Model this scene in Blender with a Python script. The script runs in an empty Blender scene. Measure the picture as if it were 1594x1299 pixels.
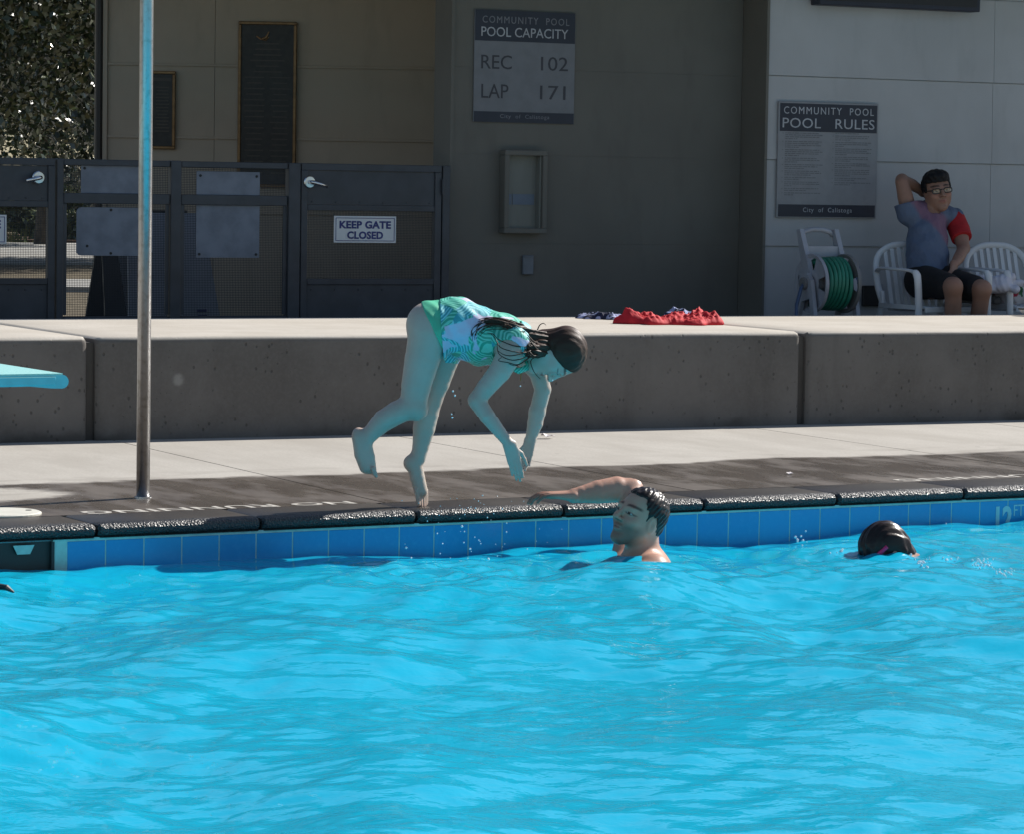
import bpy, math, random
import numpy as np
from mathutils import Vector, Matrix, Euler
random.seed(7); RNG = np.random.default_rng(11)
SC = bpy.context.scene
COL = SC.collection

# ------------------------------------------------------------------ camera
W, H, F = 1594., 1299., 5000.
TH = math.radians(26.8); PITCH = math.atan((649.5-290.)/F); ROLL = .016
CAM = np.array([0., 0., 1.30])
fw = np.array([math.sin(TH)*math.cos(PITCH), math.cos(TH)*math.cos(PITCH), -math.sin(PITCH)])
rt0 = np.array([math.cos(TH), -math.sin(TH), 0.]); up0 = np.cross(rt0, fw)
rt = rt0*math.cos(ROLL)+up0*math.sin(ROLL); up = up0*math.cos(ROLL)-rt0*math.sin(ROLL)
cd = bpy.data.cameras.new('camera'); cam = bpy.data.objects.new('camera', cd); COL.objects.link(cam)
cd.sensor_width = 36.; cd.lens = 36.*F/W; cd.clip_start = .05; cd.clip_end = 2000.
mw = Matrix.Identity(4)
for i, ax in enumerate((rt, up, -fw)):
    for j in range(3): mw[j][i] = ax[j]
mw.translation = Vector(CAM); cam.matrix_world = mw
SC.camera = cam

# ------------------------------------------------------------------ sky, sun, exposure
SUN_AZ = math.radians(14.3)      # bearing of the sun, measured from +X towards +Y
SUN_EL = math.radians(38)
world = bpy.data.worlds.new('World'); SC.world = world; world.use_nodes = True
nt = world.node_tree; nt.nodes.clear()
sky = nt.nodes.new('ShaderNodeTexSky'); sky.sky_type = 'NISHITA'; sky.sun_disc = False
sky.sun_elevation = SUN_EL; sky.sun_rotation = math.pi/2-SUN_AZ
sky.air_density = 1.; sky.dust_density = .6; sky.ozone_density = 1.5
bg = nt.nodes.new('ShaderNodeBackground'); bg.inputs[1].default_value = .07
wo = nt.nodes.new('ShaderNodeOutputWorld')
nt.links.new(sky.outputs[0], bg.inputs[0]); nt.links.new(bg.outputs[0], wo.inputs[0])
sd = bpy.data.lights.new('sun', 'SUN'); sd.energy = 5.; sd.angle = math.radians(.53); sd.color = (1., .955, .89)
sun = bpy.data.objects.new('sun', sd); COL.objects.link(sun); sun.location = (20, 5, 20)
sdir = Vector((math.cos(SUN_EL)*math.cos(SUN_AZ), math.cos(SUN_EL)*math.sin(SUN_AZ), math.sin(SUN_EL)))
sun.rotation_euler = sdir.to_track_quat('Z', 'Y').to_euler()
vs = SC.view_settings; vs.view_transform = 'Standard'; vs.look = 'None'; vs.gamma = 1.; vs.exposure = .35; vs.use_curve_mapping = False
SC.cycles.use_denoising = True
SC.cycles.max_bounces = 8; SC.cycles.diffuse_bounces = 4; SC.cycles.glossy_bounces = 3; SC.cycles.transparent_max_bounces = 12
SC.cycles.caustics_reflective = False; SC.cycles.caustics_refractive = False; SC.cycles.sample_clamp_indirect = 6.

# ------------------------------------------------------------------ pixel rays of the photograph onto real planes
def ray(x, y): return fw+rt*(x-W/2)/F-up*(y-H/2)/F
def P(x, y, z=0.):
    d = ray(x, y); return CAM+d*((z-CAM[2])/d[2])
def PY(x, y, Y):
    d = ray(x, y); return CAM+d*(Y/d[1])
PO = np.array([5.843, 11.555, 0.]); PA = math.radians(2.985)      # far pool edge: a point and its bearing
EX = np.array([math.cos(PA), math.sin(PA), 0.]); EY = np.array([-math.sin(PA), math.cos(PA), 0.])
def PE(x, y, t=0.):                                               # onto the far pool wall
    d = ray(x, y); return CAM+d*(((PO+EY*t-CAM)@EY)/(d@EY))
def pool(s, t, z=0.): q = PO+EX*s+EY*t; return (q[0], q[1], z)
def to_s(q): return float((np.array(q)-PO)@EX)
WATER_Z = -.165

# ------------------------------------------------------------------ objects
def tag(o, label=None, cat=None, group=None, kind=None):
    if label: o['label'] = label
    if cat: o['category'] = cat
    if group: o['group'] = group
    if kind: o['kind'] = kind
    return o
def empty(name, loc=(0, 0, 0), rz=0., label=None, cat=None, group=None):
    o = bpy.data.objects.new(name, None); COL.objects.link(o); o.location = loc; o.rotation_euler = (0, 0, rz)
    o.empty_display_size = .1
    return tag(o, label, cat, group)
def link(name, me, m, parent=None, loc=None, rot=None, smooth=False):
    o = bpy.data.objects.new(name, me); COL.objects.link(o)
    if m is not None and not me.materials:
        for q in (m if isinstance(m, (list, tuple)) else [m]): me.materials.append(q)
    if parent: o.parent = parent
    if loc is not None: o.location = loc
    if rot is not None: o.rotation_euler = rot
    if smooth: me.polygons.foreach_set('use_smooth', [True]*len(me.polygons))
    return o
class MB:
    def __init__(s): s.v = []; s.f = []; s.mi = []; s.cur = 0
    def add(s, vs, fs):
        b = len(s.v); s.v += [tuple(map(float, q)) for q in vs]
        for f in fs: s.f.append(tuple(b+i for i in f)); s.mi.append(s.cur)
        return s
    def box(s, a, b, bev=0.):
        x0, y0, z0 = a; x1, y1, z1 = b
        if bev <= 0:
            v = [(x0, y0, z0), (x1, y0, z0), (x1, y1, z0), (x0, y1, z0), (x0, y0, z1), (x1, y0, z1), (x1, y1, z1), (x0, y1, z1)]
            return s.add(v, [(3, 2, 1, 0), (4, 5, 6, 7), (0, 1, 5, 4), (1, 2, 6, 5), (2, 3, 7, 6), (3, 0, 4, 7)])
        e = bev; V = []; Fc = []
        # chamfered box: 24 vertices
        idx = {}
        for sx in (0, 1):
            for sy in (0, 1):
                for sz in (0, 1):
                    X = (x0, x1)[sx]; Y = (y0, y1)[sy]; Z = (z0, z1)[sz]
                    dx = (e, -e)[sx]; dy = (e, -e)[sy]; dz = (e, -e)[sz]
                    idx[sx, sy, sz, 'x'] = len(V); V.append((X, Y+dy, Z+dz))
                    idx[sx, sy, sz, 'y'] = len(V); V.append((X+dx, Y, Z+dz))
                    idx[sx, sy, sz, 'z'] = len(V); V.append((X+dx, Y+dy, Z))
        g = lambda a, b, c, k: idx[a, b, c, k]
        Fc += [(g(0,0,0,'x'), g(0,0,1,'x'), g(0,1,1,'x'), g(0,1,0,'x')), (g(1,0,0,'x'), g(1,1,0,'x'), g(1,1,1,'x'), g(1,0,1,'x')),
               (g(0,0,0,'y'), g(1,0,0,'y'), g(1,0,1,'y'), g(0,0,1,'y')), (g(0,1,0,'y'), g(0,1,1,'y'), g(1,1,1,'y'), g(1,1,0,'y')),
               (g(0,0,0,'z'), g(0,1,0,'z'), g(1,1,0,'z'), g(1,0,0,'z')), (g(0,0,1,'z'), g(1,0,1,'z'), g(1,1,1,'z'), g(0,1,1,'z'))]
        for a in (0, 1):
            for b in (0, 1):
                Fc.append((g(a,b,0,'x'), g(a,b,1,'x'), g(a,b,1,'y'), g(a,b,0,'y')))
                Fc.append((g(a,0,b,'x'), g(a,1,b,'x'), g(a,1,b,'z'), g(a,0,b,'z')))
                Fc.append((g(0,a,b,'y'), g(1,a,b,'y'), g(1,a,b,'z'), g(0,a,b,'z')))
                for c in (0, 1): Fc.append((g(a,b,c,'x'), g(a,b,c,'y'), g(a,b,c,'z')))
        return s.add(V, Fc)
    def prism(s, poly, z0, z1):                                     # a plan outline, extruded upwards
        n = len(poly); v = [(x, y, z0) for x, y in poly]+[(x, y, z1) for x, y in poly]
        return s.add(v, [tuple(range(n-1, -1, -1)), tuple(range(n, 2*n))]+[(i, (i+1) % n, n+(i+1) % n, n+i) for i in range(n)])
    def extr(s, prof, o, du, dv, dl, L, caps=True):                 # profile (u,v) swept along dl for length L
        o, du, dv, dl = map(np.array, (o, du, dv, dl)); n = len(prof)
        v = [o+du*a+dv*b for a, b in prof]+[o+du*a+dv*b+dl*L for a, b in prof]
        fs = [(i, (i+1) % n, n+(i+1) % n, n+i) for i in range(n)]
        if caps: fs += [tuple(range(n-1, -1, -1)), tuple(range(n, 2*n))]
        return s.add(v, fs)
    def tube(s, pts, rad, n=10, flat=1., caps=True, upv=None):
        pts = [np.array(p, float) for p in pts]; rad = rad if hasattr(rad, '__len__') else [rad]*len(pts)
        ref = np.array(upv if upv is not None else (0.13, .2, 1.)); V = []; Fc = []
        for i, p in enumerate(pts):
            t = pts[min(i+1, len(pts)-1)]-pts[max(i-1, 0)]; t = t/(np.linalg.norm(t)+1e-12)
            a = np.cross(ref, t); 
            if np.linalg.norm(a) < 1e-3: a = np.cross((1., 0, 0), t)
            a /= np.linalg.norm(a); b = np.cross(t, a)
            if upv is None: ref = b
            for k in range(n):
                w = 2*math.pi*k/n; V.append(p+a*math.cos(w)*rad[i]+b*math.sin(w)*rad[i]*flat)
        for i in range(len(pts)-1):
            for k in range(n): Fc.append((i*n+k, i*n+(k+1) % n, (i+1)*n+(k+1) % n, (i+1)*n+k))
        if caps: Fc += [tuple(range(n-1, -1, -1)), tuple(range((len(pts)-1)*n, len(pts)*n))]
        return s.add(V, Fc)
    def lathe(s, prof, c=(0, 0, 0), ax=(0, 0, 1), n=24):            # (radius, height) pairs
        ax = np.array(ax, float); ax /= np.linalg.norm(ax); a = np.cross(ax, (0.31, .77, .2)); a /= np.linalg.norm(a); b = np.cross(ax, a)
        V = []; Fc = []
        for r, h in prof:
            for k in range(n):
                w = 2*math.pi*k/n; V.append(np.array(c)+ax*h+(a*math.cos(w)+b*math.sin(w))*r)
        m = len(prof)
        for i in range(m-1):
            for k in range(n): Fc.append((i*n+k, i*n+(k+1) % n, (i+1)*n+(k+1) % n, (i+1)*n+k))
        return s.add(V, Fc+[tuple(range(n-1, -1, -1)), tuple(range((m-1)*n, m*n))])
    def mesh(s, name):
        me = bpy.data.meshes.new(name); me.from_pydata(s.v, [], s.f)
        if any(s.mi): me.polygons.foreach_set('material_index', s.mi)
        me.update(); return me
    def build(s, name, m, parent=None, loc=None, rot=None, smooth=False): return link(name, s.mesh(name), m, parent, loc, rot, smooth)
def text_mesh(t, size, ext=.0008, spacing=1., bold=0., align='LEFT', wsp=1.):
    cu = bpy.data.curves.new('lettering', 'FONT'); cu.body = t; cu.size = size; cu.extrude = ext; cu.space_character = spacing; cu.space_word = wsp
    cu.align_x = align; cu.offset = bold; cu.resolution_u = 3
    o = bpy.data.objects.new('lettering', cu); COL.objects.link(o); bpy.context.view_layer.update()
    me = bpy.data.meshes.new_from_object(o.evaluated_get(bpy.context.evaluated_depsgraph_get()))
    COL.objects.unlink(o); bpy.data.objects.remove(o); return me
def words(me, gap):                                                 # one mesh per word of a line
    n = len(me.vertices); a = np.empty(n*3); me.vertices.foreach_get('co', a); a = a.reshape(-1, 3)
    par = np.arange(n)
    def find(i):
        while par[i] != i: par[i] = par[par[i]]; i = par[i]
        return i
    for p in me.polygons:
        v = p.vertices[:]; r = find(v[0])
        for w in v[1:]: par[find(w)] = r
    root = np.array([find(i) for i in range(n)]); isl = sorted((a[root == r, 0].min(), a[root == r, 0].max(), r) for r in np.unique(root)); groups = []; end = -1e9
    for lo, hi, r in isl:
        if lo-end > gap: groups.append([])
        groups[-1].append(r); end = max(end, hi)
    out = []
    for g in groups:
        keep = np.isin(root, g); mp = -np.ones(n, int); mp[keep] = np.arange(keep.sum()); q = bpy.data.meshes.new('word')
        q.from_pydata(a[keep].tolist(), [], [[int(mp[i]) for i in p.vertices] for p in me.polygons if keep[p.vertices[0]]]); out.append(q)
    return out
def fit(me, w, h):                                                  # scale lettering to a real width and height, lower left at the origin
    n = len(me.vertices); a = np.empty(n*3); me.vertices.foreach_get('co', a); a = a.reshape(-1, 3)
    lo = a.min(0); hi = a.max(0); a[:, 0] = (a[:, 0]-lo[0])*w/(hi[0]-lo[0]); a[:, 1] = (a[:, 1]-lo[1])*h/(hi[1]-lo[1])
    me.vertices.foreach_set('co', a.ravel()); me.update(); return me

# ------------------------------------------------------------------ materials
class NT:
    def __init__(s, name):
        s.m = bpy.data.materials.new(name); s.m.use_nodes = True; s.t = s.m.node_tree; s.t.nodes.clear()
        s.out = s.t.nodes.new('ShaderNodeOutputMaterial')
    def n(s, kind, **kw):
        nd = s.t.nodes.new('ShaderNode'+kind)
        for k, v in kw.items():
            k2 = k.replace('_', ' ')
            if k in ('operation', 'data_type', 'blend_type', 'feature', 'interpolation_type', 'noise_dimensions', 'attribute_name', 'wave_type', 'bands_direction', 'distance', 'normalize', 'noise_type', 'clamp'):
                setattr(nd, k, v)
            else:
                key = int(k[1:]) if k[0] == 'i' and k[1:].isdigit() else k2
                if isinstance(v, bpy.types.NodeSocket): s.t.links.new(v, nd.inputs[key])
                else: nd.inputs[key].default_value = v
        return nd
    def math(s, op, a, b=0., c=0.): return s.n('Math', operation=op, i0=a, i1=b, i2=c).outputs[0]
    def mix(s, fac, a, b, bt='MIX'):
        nd = s.t.nodes.new('ShaderNodeMix'); nd.data_type = 'RGBA'; nd.blend_type = bt
        for k, v in ((0, fac), (6, a), (7, b)):
            if isinstance(v, bpy.types.NodeSocket): s.t.links.new(v, nd.inputs[k])
            else: nd.inputs[k].default_value = (v if k == 0 else tuple(v)+((1.,) if len(v) == 3 else ()))
        return nd.outputs[2]
    def ramp(s, f, lo, hi, a=0., b=1.):
        nd = s.n('MapRange', interpolation_type='SMOOTHSTEP'); s.t.links.new(f, nd.inputs[0]) if isinstance(f, bpy.types.NodeSocket) else None
        nd.inputs[1].default_value = lo; nd.inputs[2].default_value = hi; nd.inputs[3].default_value = a; nd.inputs[4].default_value = b
        return nd.outputs[0]
    def pos(s): return s.n('NewGeometry').outputs['Position']
    def noise(s, scale, vec=None, detail=4., rough=.55, dist=0.):
        nd = s.n('TexNoise', Scale=scale, Detail=detail, Roughness=rough, Distortion=dist)
        s.t.links.new(vec if vec is not None else s.pos(), nd.inputs['Vector']); return nd.outputs[0]
    def voro(s, scale, vec=None, feature='F1', rand=1.):
        nd = s.n('TexVoronoi', Scale=scale, Randomness=rand); nd.feature = feature
        s.t.links.new(vec if vec is not None else s.pos(), nd.inputs['Vector']); return nd.outputs[0]
    def bump(s, h, strength=.3, dist=.01):
        return s.n('Bump', Strength=strength, Distance=dist, Height=h).outputs[0]
    def scale(s, vec, sx, sy, sz):
        nd = s.n('VectorMath', operation='MULTIPLY'); s.t.links.new(vec, nd.inputs[0]); nd.inputs[1].default_value = (sx, sy, sz); return nd.outputs[0]
    def dot(s, vec, d):
        nd = s.n('VectorMath', operation='DOT_PRODUCT'); s.t.links.new(vec, nd.inputs[0]); nd.inputs[1].default_value = tuple(d); return nd.outputs['Value']
    def pbr(s, col, rough=.6, normal=None, metal=0., spec=.5, **kw):
        b = s.t.nodes.new('ShaderNodeBsdfPrincipled')
        for k, v in [('Base Color', col), ('Roughness', rough), ('Metallic', metal), ('Specular IOR Level', spec)]+[(k.replace('_', ' '), v) for k, v in kw.items()]:
            if isinstance(v, bpy.types.NodeSocket): s.t.links.new(v, b.inputs[k])
            elif k == 'Base Color': b.inputs[k].default_value = tuple(v)+(1.,)
            else: b.inputs[k].default_value = v
        if normal is not None: s.t.links.new(normal, b.inputs['Normal'])
        return b
    def done(s, sh): s.t.links.new(sh.outputs[0] if hasattr(sh, 'outputs') else sh, s.out.inputs[0]); return s.m
def simple(name, col, rough=.6, var=.12, nscale=6., bump=0., bscale=60., metal=0., spec=.5, **kw):
    t = NT(name); c = np.array(col)
    nz = t.noise(nscale, detail=5.)
    cc = t.mix(t.ramp(nz, .3, .7), tuple(c*(1-var)), tuple(np.minimum(c*(1+var), 1.)))
    nm = t.bump(t.noise(bscale, detail=3.), bump, .004) if bump else None
    return t.done(t.pbr(cc, rough, nm, metal, spec, **kw))
M = {}

# ------------------------------------------------------------------ the surfaces' own colours
def make_materials():
    # pool deck: broom-finished concrete, wet beside the water
    t = NT('deck_concrete'); p = t.pos()
    d = t.math('SUBTRACT', t.dot(p, EY), float(PO@EY))                       # metres from the pool edge
    n1 = t.noise(.9, p, 4., .6); n2 = t.noise(6., p, 5., .6)
    wob = t.math('ADD', t.math('MULTIPLY', t.math('SUBTRACT', n1, .5), .55), t.math('MULTIPLY', t.math('SUBTRACT', n2, .5), .14))
    dd = t.math('ADD', d, wob)
    wet = t.ramp(dd, 1.50, 1.62, 1., 0.)
    q = t.n('VectorMath', operation='SUBTRACT'); t.t.links.new(p, q.inputs[0]); q.inputs[1].default_value = (3.72, 12.68, 0.)
    ql = t.n('VectorMath', operation='LENGTH'); t.t.links.new(t.scale(q.outputs[0], 1.35, 2.6, 0.), ql.inputs[0])
    dry = t.ramp(t.math('ADD', ql.outputs['Value'], t.math('MULTIPLY', n2, .5)), .95, 1.2)
    wet = t.math('MULTIPLY', wet, dry)
    damp = t.math('MULTIPLY', t.ramp(dd, 1.6, 2.25, 1., 0.), t.ramp(t.noise(2.1, t.scale(p, 1., 2.4, 1.), 3.), .5, .62))
    drops = t.math('MULTIPLY', t.ramp(t.voro(5.5, p), .10, .05), t.ramp(t.noise(.7, p), .5, .6))
    big = t.noise(2.0, t.scale(p, 1.3, .40, 1.), 5., .65); fine = t.noise(70., p, 4., .7); str_ = t.noise(9., t.scale(p, 1.2, .5, 1.), 4.)
    c = t.mix(t.ramp(big, .3, .7), (.40, .37, .325), (.50, .47, .42))
    c = t.mix(t.math('MULTIPLY', t.ramp(fine, .35, .65), .45), c, (.34, .315, .28))
    c = t.mix(t.math('MULTIPLY', t.ramp(str_, .55, .85), .12), c, (.30, .275, .245))
    spots = t.ramp(t.voro(9., p), .055, .02)
    c = t.mix(t.math('MULTIPLY', spots, .55), c, (.13, .11, .09))
    cw = t.mix(t.ramp(big, .35, .7), (.094, .076, .062), (.140, .117, .097))
    cw = t.mix(t.math('MULTIPLY', t.ramp(t.noise(5., t.scale(p, 1.5, .35, 1.), 5., .65), .45, .75), .5), cw, (.125, .108, .09))
    c = t.mix(t.math('MULTIPLY', damp, .35), c, (.24, .215, .185))
    c = t.mix(t.math('MULTIPLY', drops, .5), c, (.16, .14, .12))
    col = t.mix(wet, c, cw)
    film = t.ramp(t.noise(3.6, t.scale(p, 1.4, .45, 1.), 4., .6), .42, .62)
    rw = t.math('ADD', .22, t.math('MULTIPLY', film, .33))
    ro = t.math('ADD', t.math('MULTIPLY', wet, t.math('SUBTRACT', rw, .85)), .85)
    hgt = t.math('ADD', t.math('MULTIPLY', fine, .7), t.math('MULTIPLY', t.noise(190., t.scale(p, 1., .25, 1.), 2.), .5))
    st = t.math('ADD', .30, t.math('MULTIPLY', wet, -.18))
    b = t.n('Bump', Strength=st, Distance=.004, Height=hgt).outputs[0]
    M['deck'] = t.done(t.pbr(col, ro, b, spec=.5))
    M['joint'] = simple('joint_filler', (.10, .09, .08), .9)
    # coping: wet dark exposed aggregate
    t = NT('wet_coping'); p = t.pos()
    g = t.voro(120., p); n2 = t.noise(60., p, 4., .7); n3 = t.noise(2.5, p, 4.)
    geo = t.n('NewGeometry'); sx = t.n('SeparateXYZ'); t.t.links.new(geo.outputs['Normal'], sx.inputs[0])
    c = t.mix(t.ramp(n3, .35, .7), (.060, .050, .041), (.095, .082, .068))
    c = t.mix(t.math('MULTIPLY', t.ramp(g, .15, .45), .5), c, (.05, .045, .042))
    grit = t.math('ADD', t.math('MULTIPLY', g, .9), n2)
    px = t.dot(p, EY); edge = t.ramp(t.math('SUBTRACT', px, float(PO@EY)), .055, .10, 1., 0.)   # the nose is coarser than the trowelled top
    b = t.n('Bump', Strength=t.math('ADD', .12, t.math('MULTIPLY', edge, .5)), Distance=.011, Height=grit).outputs[0]
    c = t.mix(t.math('MULTIPLY', edge, .75), c, (.030, .032, .036))
    M['coping'] = t.done(t.pbr(c, t.math('ADD', .32, t.math('MULTIPLY', edge, .04)), b, spec=.6))
    # seat wall: cast concrete with bug holes and runs
    t = NT('cast_concrete'); p = t.pos()
    big = t.noise(1.6, p, 5., .6); run = t.noise(5., t.scale(p, 1., 1., .16), 5., .6); fine = t.noise(55., p, 5., .7)
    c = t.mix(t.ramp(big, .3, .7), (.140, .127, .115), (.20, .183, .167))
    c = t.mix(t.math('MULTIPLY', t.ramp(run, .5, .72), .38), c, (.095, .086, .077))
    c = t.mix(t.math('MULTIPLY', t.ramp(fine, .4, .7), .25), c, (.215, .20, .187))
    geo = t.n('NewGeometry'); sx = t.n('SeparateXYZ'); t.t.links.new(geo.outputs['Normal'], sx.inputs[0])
    top = t.ramp(sx.outputs[2], .35, .75)                                    # sunlit tone painted into the top, shade into the formed face
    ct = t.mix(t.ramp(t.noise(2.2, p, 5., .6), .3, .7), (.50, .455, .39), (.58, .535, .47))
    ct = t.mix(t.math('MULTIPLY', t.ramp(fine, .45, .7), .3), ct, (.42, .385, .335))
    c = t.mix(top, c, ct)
    v1 = t.voro(23., t.scale(p, 1., 1., .75)); msk = t.ramp(t.noise(4., p, 3.), .40, .50)
    hole = t.math('MULTIPLY', t.ramp(v1, .19, .11), msk)
    v2 = t.ramp(t.voro(38., p), .12, .07); m2 = t.ramp(t.noise(9., p, 2.), .5, .58)
    hole = t.math('MAXIMUM', hole, t.math('MULTIPLY', v2, m2))
    hole = t.math('MULTIPLY', hole, t.math('SUBTRACT', 1., top))
    c = t.mix(t.math('MULTIPLY', hole, .42), c, (.03, .027, .024))
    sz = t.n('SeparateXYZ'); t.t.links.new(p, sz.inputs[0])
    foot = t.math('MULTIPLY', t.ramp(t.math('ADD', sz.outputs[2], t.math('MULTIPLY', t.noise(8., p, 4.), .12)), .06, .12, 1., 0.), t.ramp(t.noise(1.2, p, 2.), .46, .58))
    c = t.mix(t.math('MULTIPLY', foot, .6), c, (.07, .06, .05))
    pt = t.n('VectorMath', operation='DISTANCE'); t.t.links.new(p, pt.inputs[0]); q0 = PY(279, 591, 15.14); pt.inputs[1].default_value = tuple(q0)
    c = t.mix(t.math('MULTIPLY', t.ramp(t.math('ADD', pt.outputs['Value'], t.math('MULTIPLY', n_(t, p), .03)), .055, .03), .4), c, (.5, .48, .44))
    hh = t.math('SUBTRACT', t.math('MULTIPLY', fine, .35), t.math('MULTIPLY', hole, 1.6))
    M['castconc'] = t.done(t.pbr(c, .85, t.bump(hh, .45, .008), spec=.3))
    M['efflo'] = simple('lime_mark', (.62, .6, .56), .9)
    # paint, metal, plastic
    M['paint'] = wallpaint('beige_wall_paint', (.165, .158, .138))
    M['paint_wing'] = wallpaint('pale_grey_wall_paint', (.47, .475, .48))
    M['paint_dark'] = wallpaint('olive_beige_wall_paint', (.50, .405, .305))
    M['fascia'] = simple('dark_brown_trim', (.05, .042, .035), .6)
    M['soffit'] = simple('soffit_paint', (.30, .27, .22), .8)
    M['terrace'] = simple('terrace_concrete', (.20, .19, .175), .85, .15, 3., .3)
    M['gate'] = simple('dark_grey_gate_paint', (.052, .058, .070), .45, .15, 8., .06, 90.)
    M['chrome'] = simple('brushed_steel', (.72, .72, .73), .22, .05, 30., metal=1.)
    t = NT('pole_steel'); p = t.pos(); s_ = t.noise(60., t.scale(p, 1., 1., .02), 3.); n2 = t.noise(40., p, 5.)
    M['pole'] = t.done(t.pbr(t.mix(t.ramp(n2, .45, .75), (.56, .56, .56), (.42, .41, .39)), t.math('ADD', .24, t.math('MULTIPLY', s_, .26)), t.bump(s_, .12, .002), metal=1.))
    M['navy'] = simple('navy_print', (.022, .026, .042), .5)
    M['signgrey'] = simple('sign_aluminium', (.27, .275, .29), .5, .06, 12.); M['signdark'] = simple('sign_aluminium_dark', (.185, .19, .205), .5, .06, 12.)  # second one is a darker copy, used on the capacity sign
    M['signink'] = simple('sign_ink', (.05, .05, .06), .6)
    M['fineink'] = simple('fine_print_ink', (.17, .175, .19), .6)
    M['signpale'] = simple('sign_lettering', (.44, .45, .48), .5)
    M['signdim'] = simple('sign_lettering_worn', (.20, .20, .22), .5)
    M['white'] = simple('white_enamel', (.78, .79, .80), .35, .04)
    M['blueink'] = simple('blue_sign_ink', (.03, .04, .20), .5)
    M['bronze'] = simple('bronze_plaque', (.030, .024, .018), .45, .3, 25., .2, 120.)
    M['bronze_edge'] = simple('bronze_plaque_edge', (.20, .115, .052), .35, .2, 25., metal=.6)
    M['bronze_text'] = simple('bronze_plaque_lettering', (.075, .058, .042), .45)
    M['gold'] = simple('gilded_emblem', (.42, .24, .12), .35, metal=.7)
    M['sheet'] = simple('weathered_sign_back', (.20, .225, .275), .6, .15, 9., .1, 40.)
    M['black'] = simple('black_plastic', (.014, .014, .016), .45)
    M['plwhite'] = simple('white_resin', (.66, .68, .70), .4, .06, 7., .04, 200.)
    M['plgrey'] = simple('grey_resin', (.36, .375, .42), .45, .08, 9., .05, 150.)
    M['pldark'] = simple('grey_resin_reel', (.19, .19, .19), .5, .1, 9.)
    M['hose'] = simple('green_hose', (.025, .215, .14), .45, .15, 14.)
    M['bluehose'] = simple('blue_grey_hose', (.07, .11, .20), .45)
    M['outlet'] = simple('grey_cover', (.17, .19, .215), .5)
    M['tape'] = simple('blue_grey_tape', (.16, .20, .26), .6)
    M['nicheback'] = wallpaint('niche_paint', (.24, .245, .22))
    # tiles
    t = NT('blue_glazed_tile'); p = t.pos(); oi = t.n('ObjectInfo').outputs['Random']
    c = t.mix(oi, (.018, .30, .64), (.028, .36, .70)); c = t.mix(t.math('MULTIPLY', t.ramp(t.noise(45., p, 5., .7), .45, .75), .35), c, (.05, .42, .74))
    M['tile'] = t.done(t.pbr(c, .22, t.bump(t.noise(25., p, 3.), .05, .004)))
    M['grout'] = simple('pale_green_grout', (.46, .70, .64), .8, .12, 20.)
    M['plaster'] = simple('pool_plaster', (.38, .80, .93), .8, .22, .45)
    M['ftink'] = simple('depth_mark_ink', (.34, .68, .72), .4)
    M['deckink'] = simple('deck_stencil_paint', (.50, .47, .42), .7, .25, 22.)
    M['lid'] = simple('white_skimmer_lid', (.68, .66, .58), .55, .1, 6.)
    t = NT('dive_board_coating'); p = t.pos()
    M['board'] = t.done(t.pbr(t.mix(t.ramp(t.noise(120., p, 3.), .4, .65), (.30, .64, .62), (.42, .74, .72)), .55, t.bump(t.noise(260., p, 2.), .3, .003)))
    M['boardedge'] = simple('dive_board_edge', (.26, .60, .62), .4, .06, 20.)
    # water
    t = NT('pool_water'); p = t.pos()
    w1 = t.noise(16., t.scale(p, 1., 1., 0.), 3., .55, .3); w2 = t.noise(46., t.scale(p, 1., 1., 0.), 2., .5)
    nm = t.n('Bump', Strength=.30, Distance=.010, Height=t.math('ADD', w1, t.math('MULTIPLY', w2, .12))).outputs[0]
    fr = t.n('Fresnel', IOR=1.33, Normal=nm).outputs[0]
    gl = t.n('BsdfGlossy', Roughness=.02, Color=(1., 1., 1., 1.), Normal=nm).outputs[0]
    upn = t.n('VectorMath', operation='ADD', i0=t.scale(nm, .8, .8, .8), i1=(0., 0., .4)).outputs[0]; upn = t.n('VectorMath', operation='NORMALIZE', i0=upn).outputs[0]
    body = t.n('BsdfDiffuse', Color=(.010, .64, .96, 1.), Normal=upn).outputs[0]
    tr = t.n('BsdfTransparent', Color=(.45, .92, .98, 1.)).outputs[0]
    m1 = t.n('MixShader', i0=.34, i1=body, i2=tr).outputs[0]
    m2 = t.n('MixShader', i0=fr, i1=m1, i2=gl).outputs[0]
    M['water'] = t.done(m2)
    t = NT('water_drop'); M['drop'] = t.done(t.pbr((.85, .95, 1.), .05, spec=1.))
    # people
    for k, r in (('skin', .55), ('wetskin', .42)):
        t = NT(k); a = t.n('Attribute'); a.attribute_name = 'Col'
        c = t.mix(t.math('MULTIPLY', t.ramp(t.noise(28., None, 4.), .4, .7), .10), a.outputs[0], (.50, .24, .18))
        M[k] = t.done(t.pbr(c, r, t.bump(t.noise(160., None, 3.), .08, .002), Subsurface_Weight=.10, Subsurface_Radius=(.012, .005, .003), Subsurface_Scale=1., spec=.35))
    for k, col, r in (('hair_brown', (.040, .018, .010), .52), ('hair_dark', (.014, .010, .009), .33), ('hair_black', (.005, .005, .006), .7), ('hair_wet', (.020, .010, .008), .36)):
        t = NT(k); tc = t.n('TexCoord').outputs['Object']
        s1 = t.noise(60., t.scale(tc, .35, 1., 1.), 4., .6)
        M[k] = t.done(t.pbr(t.mix(s1, tuple(np.array(col)*.6), tuple(np.array(col)*1.9)), r, t.bump(s1, .5, .004), spec=.35))
def n_(t, p): return t.noise(30., p, 3.)
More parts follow.
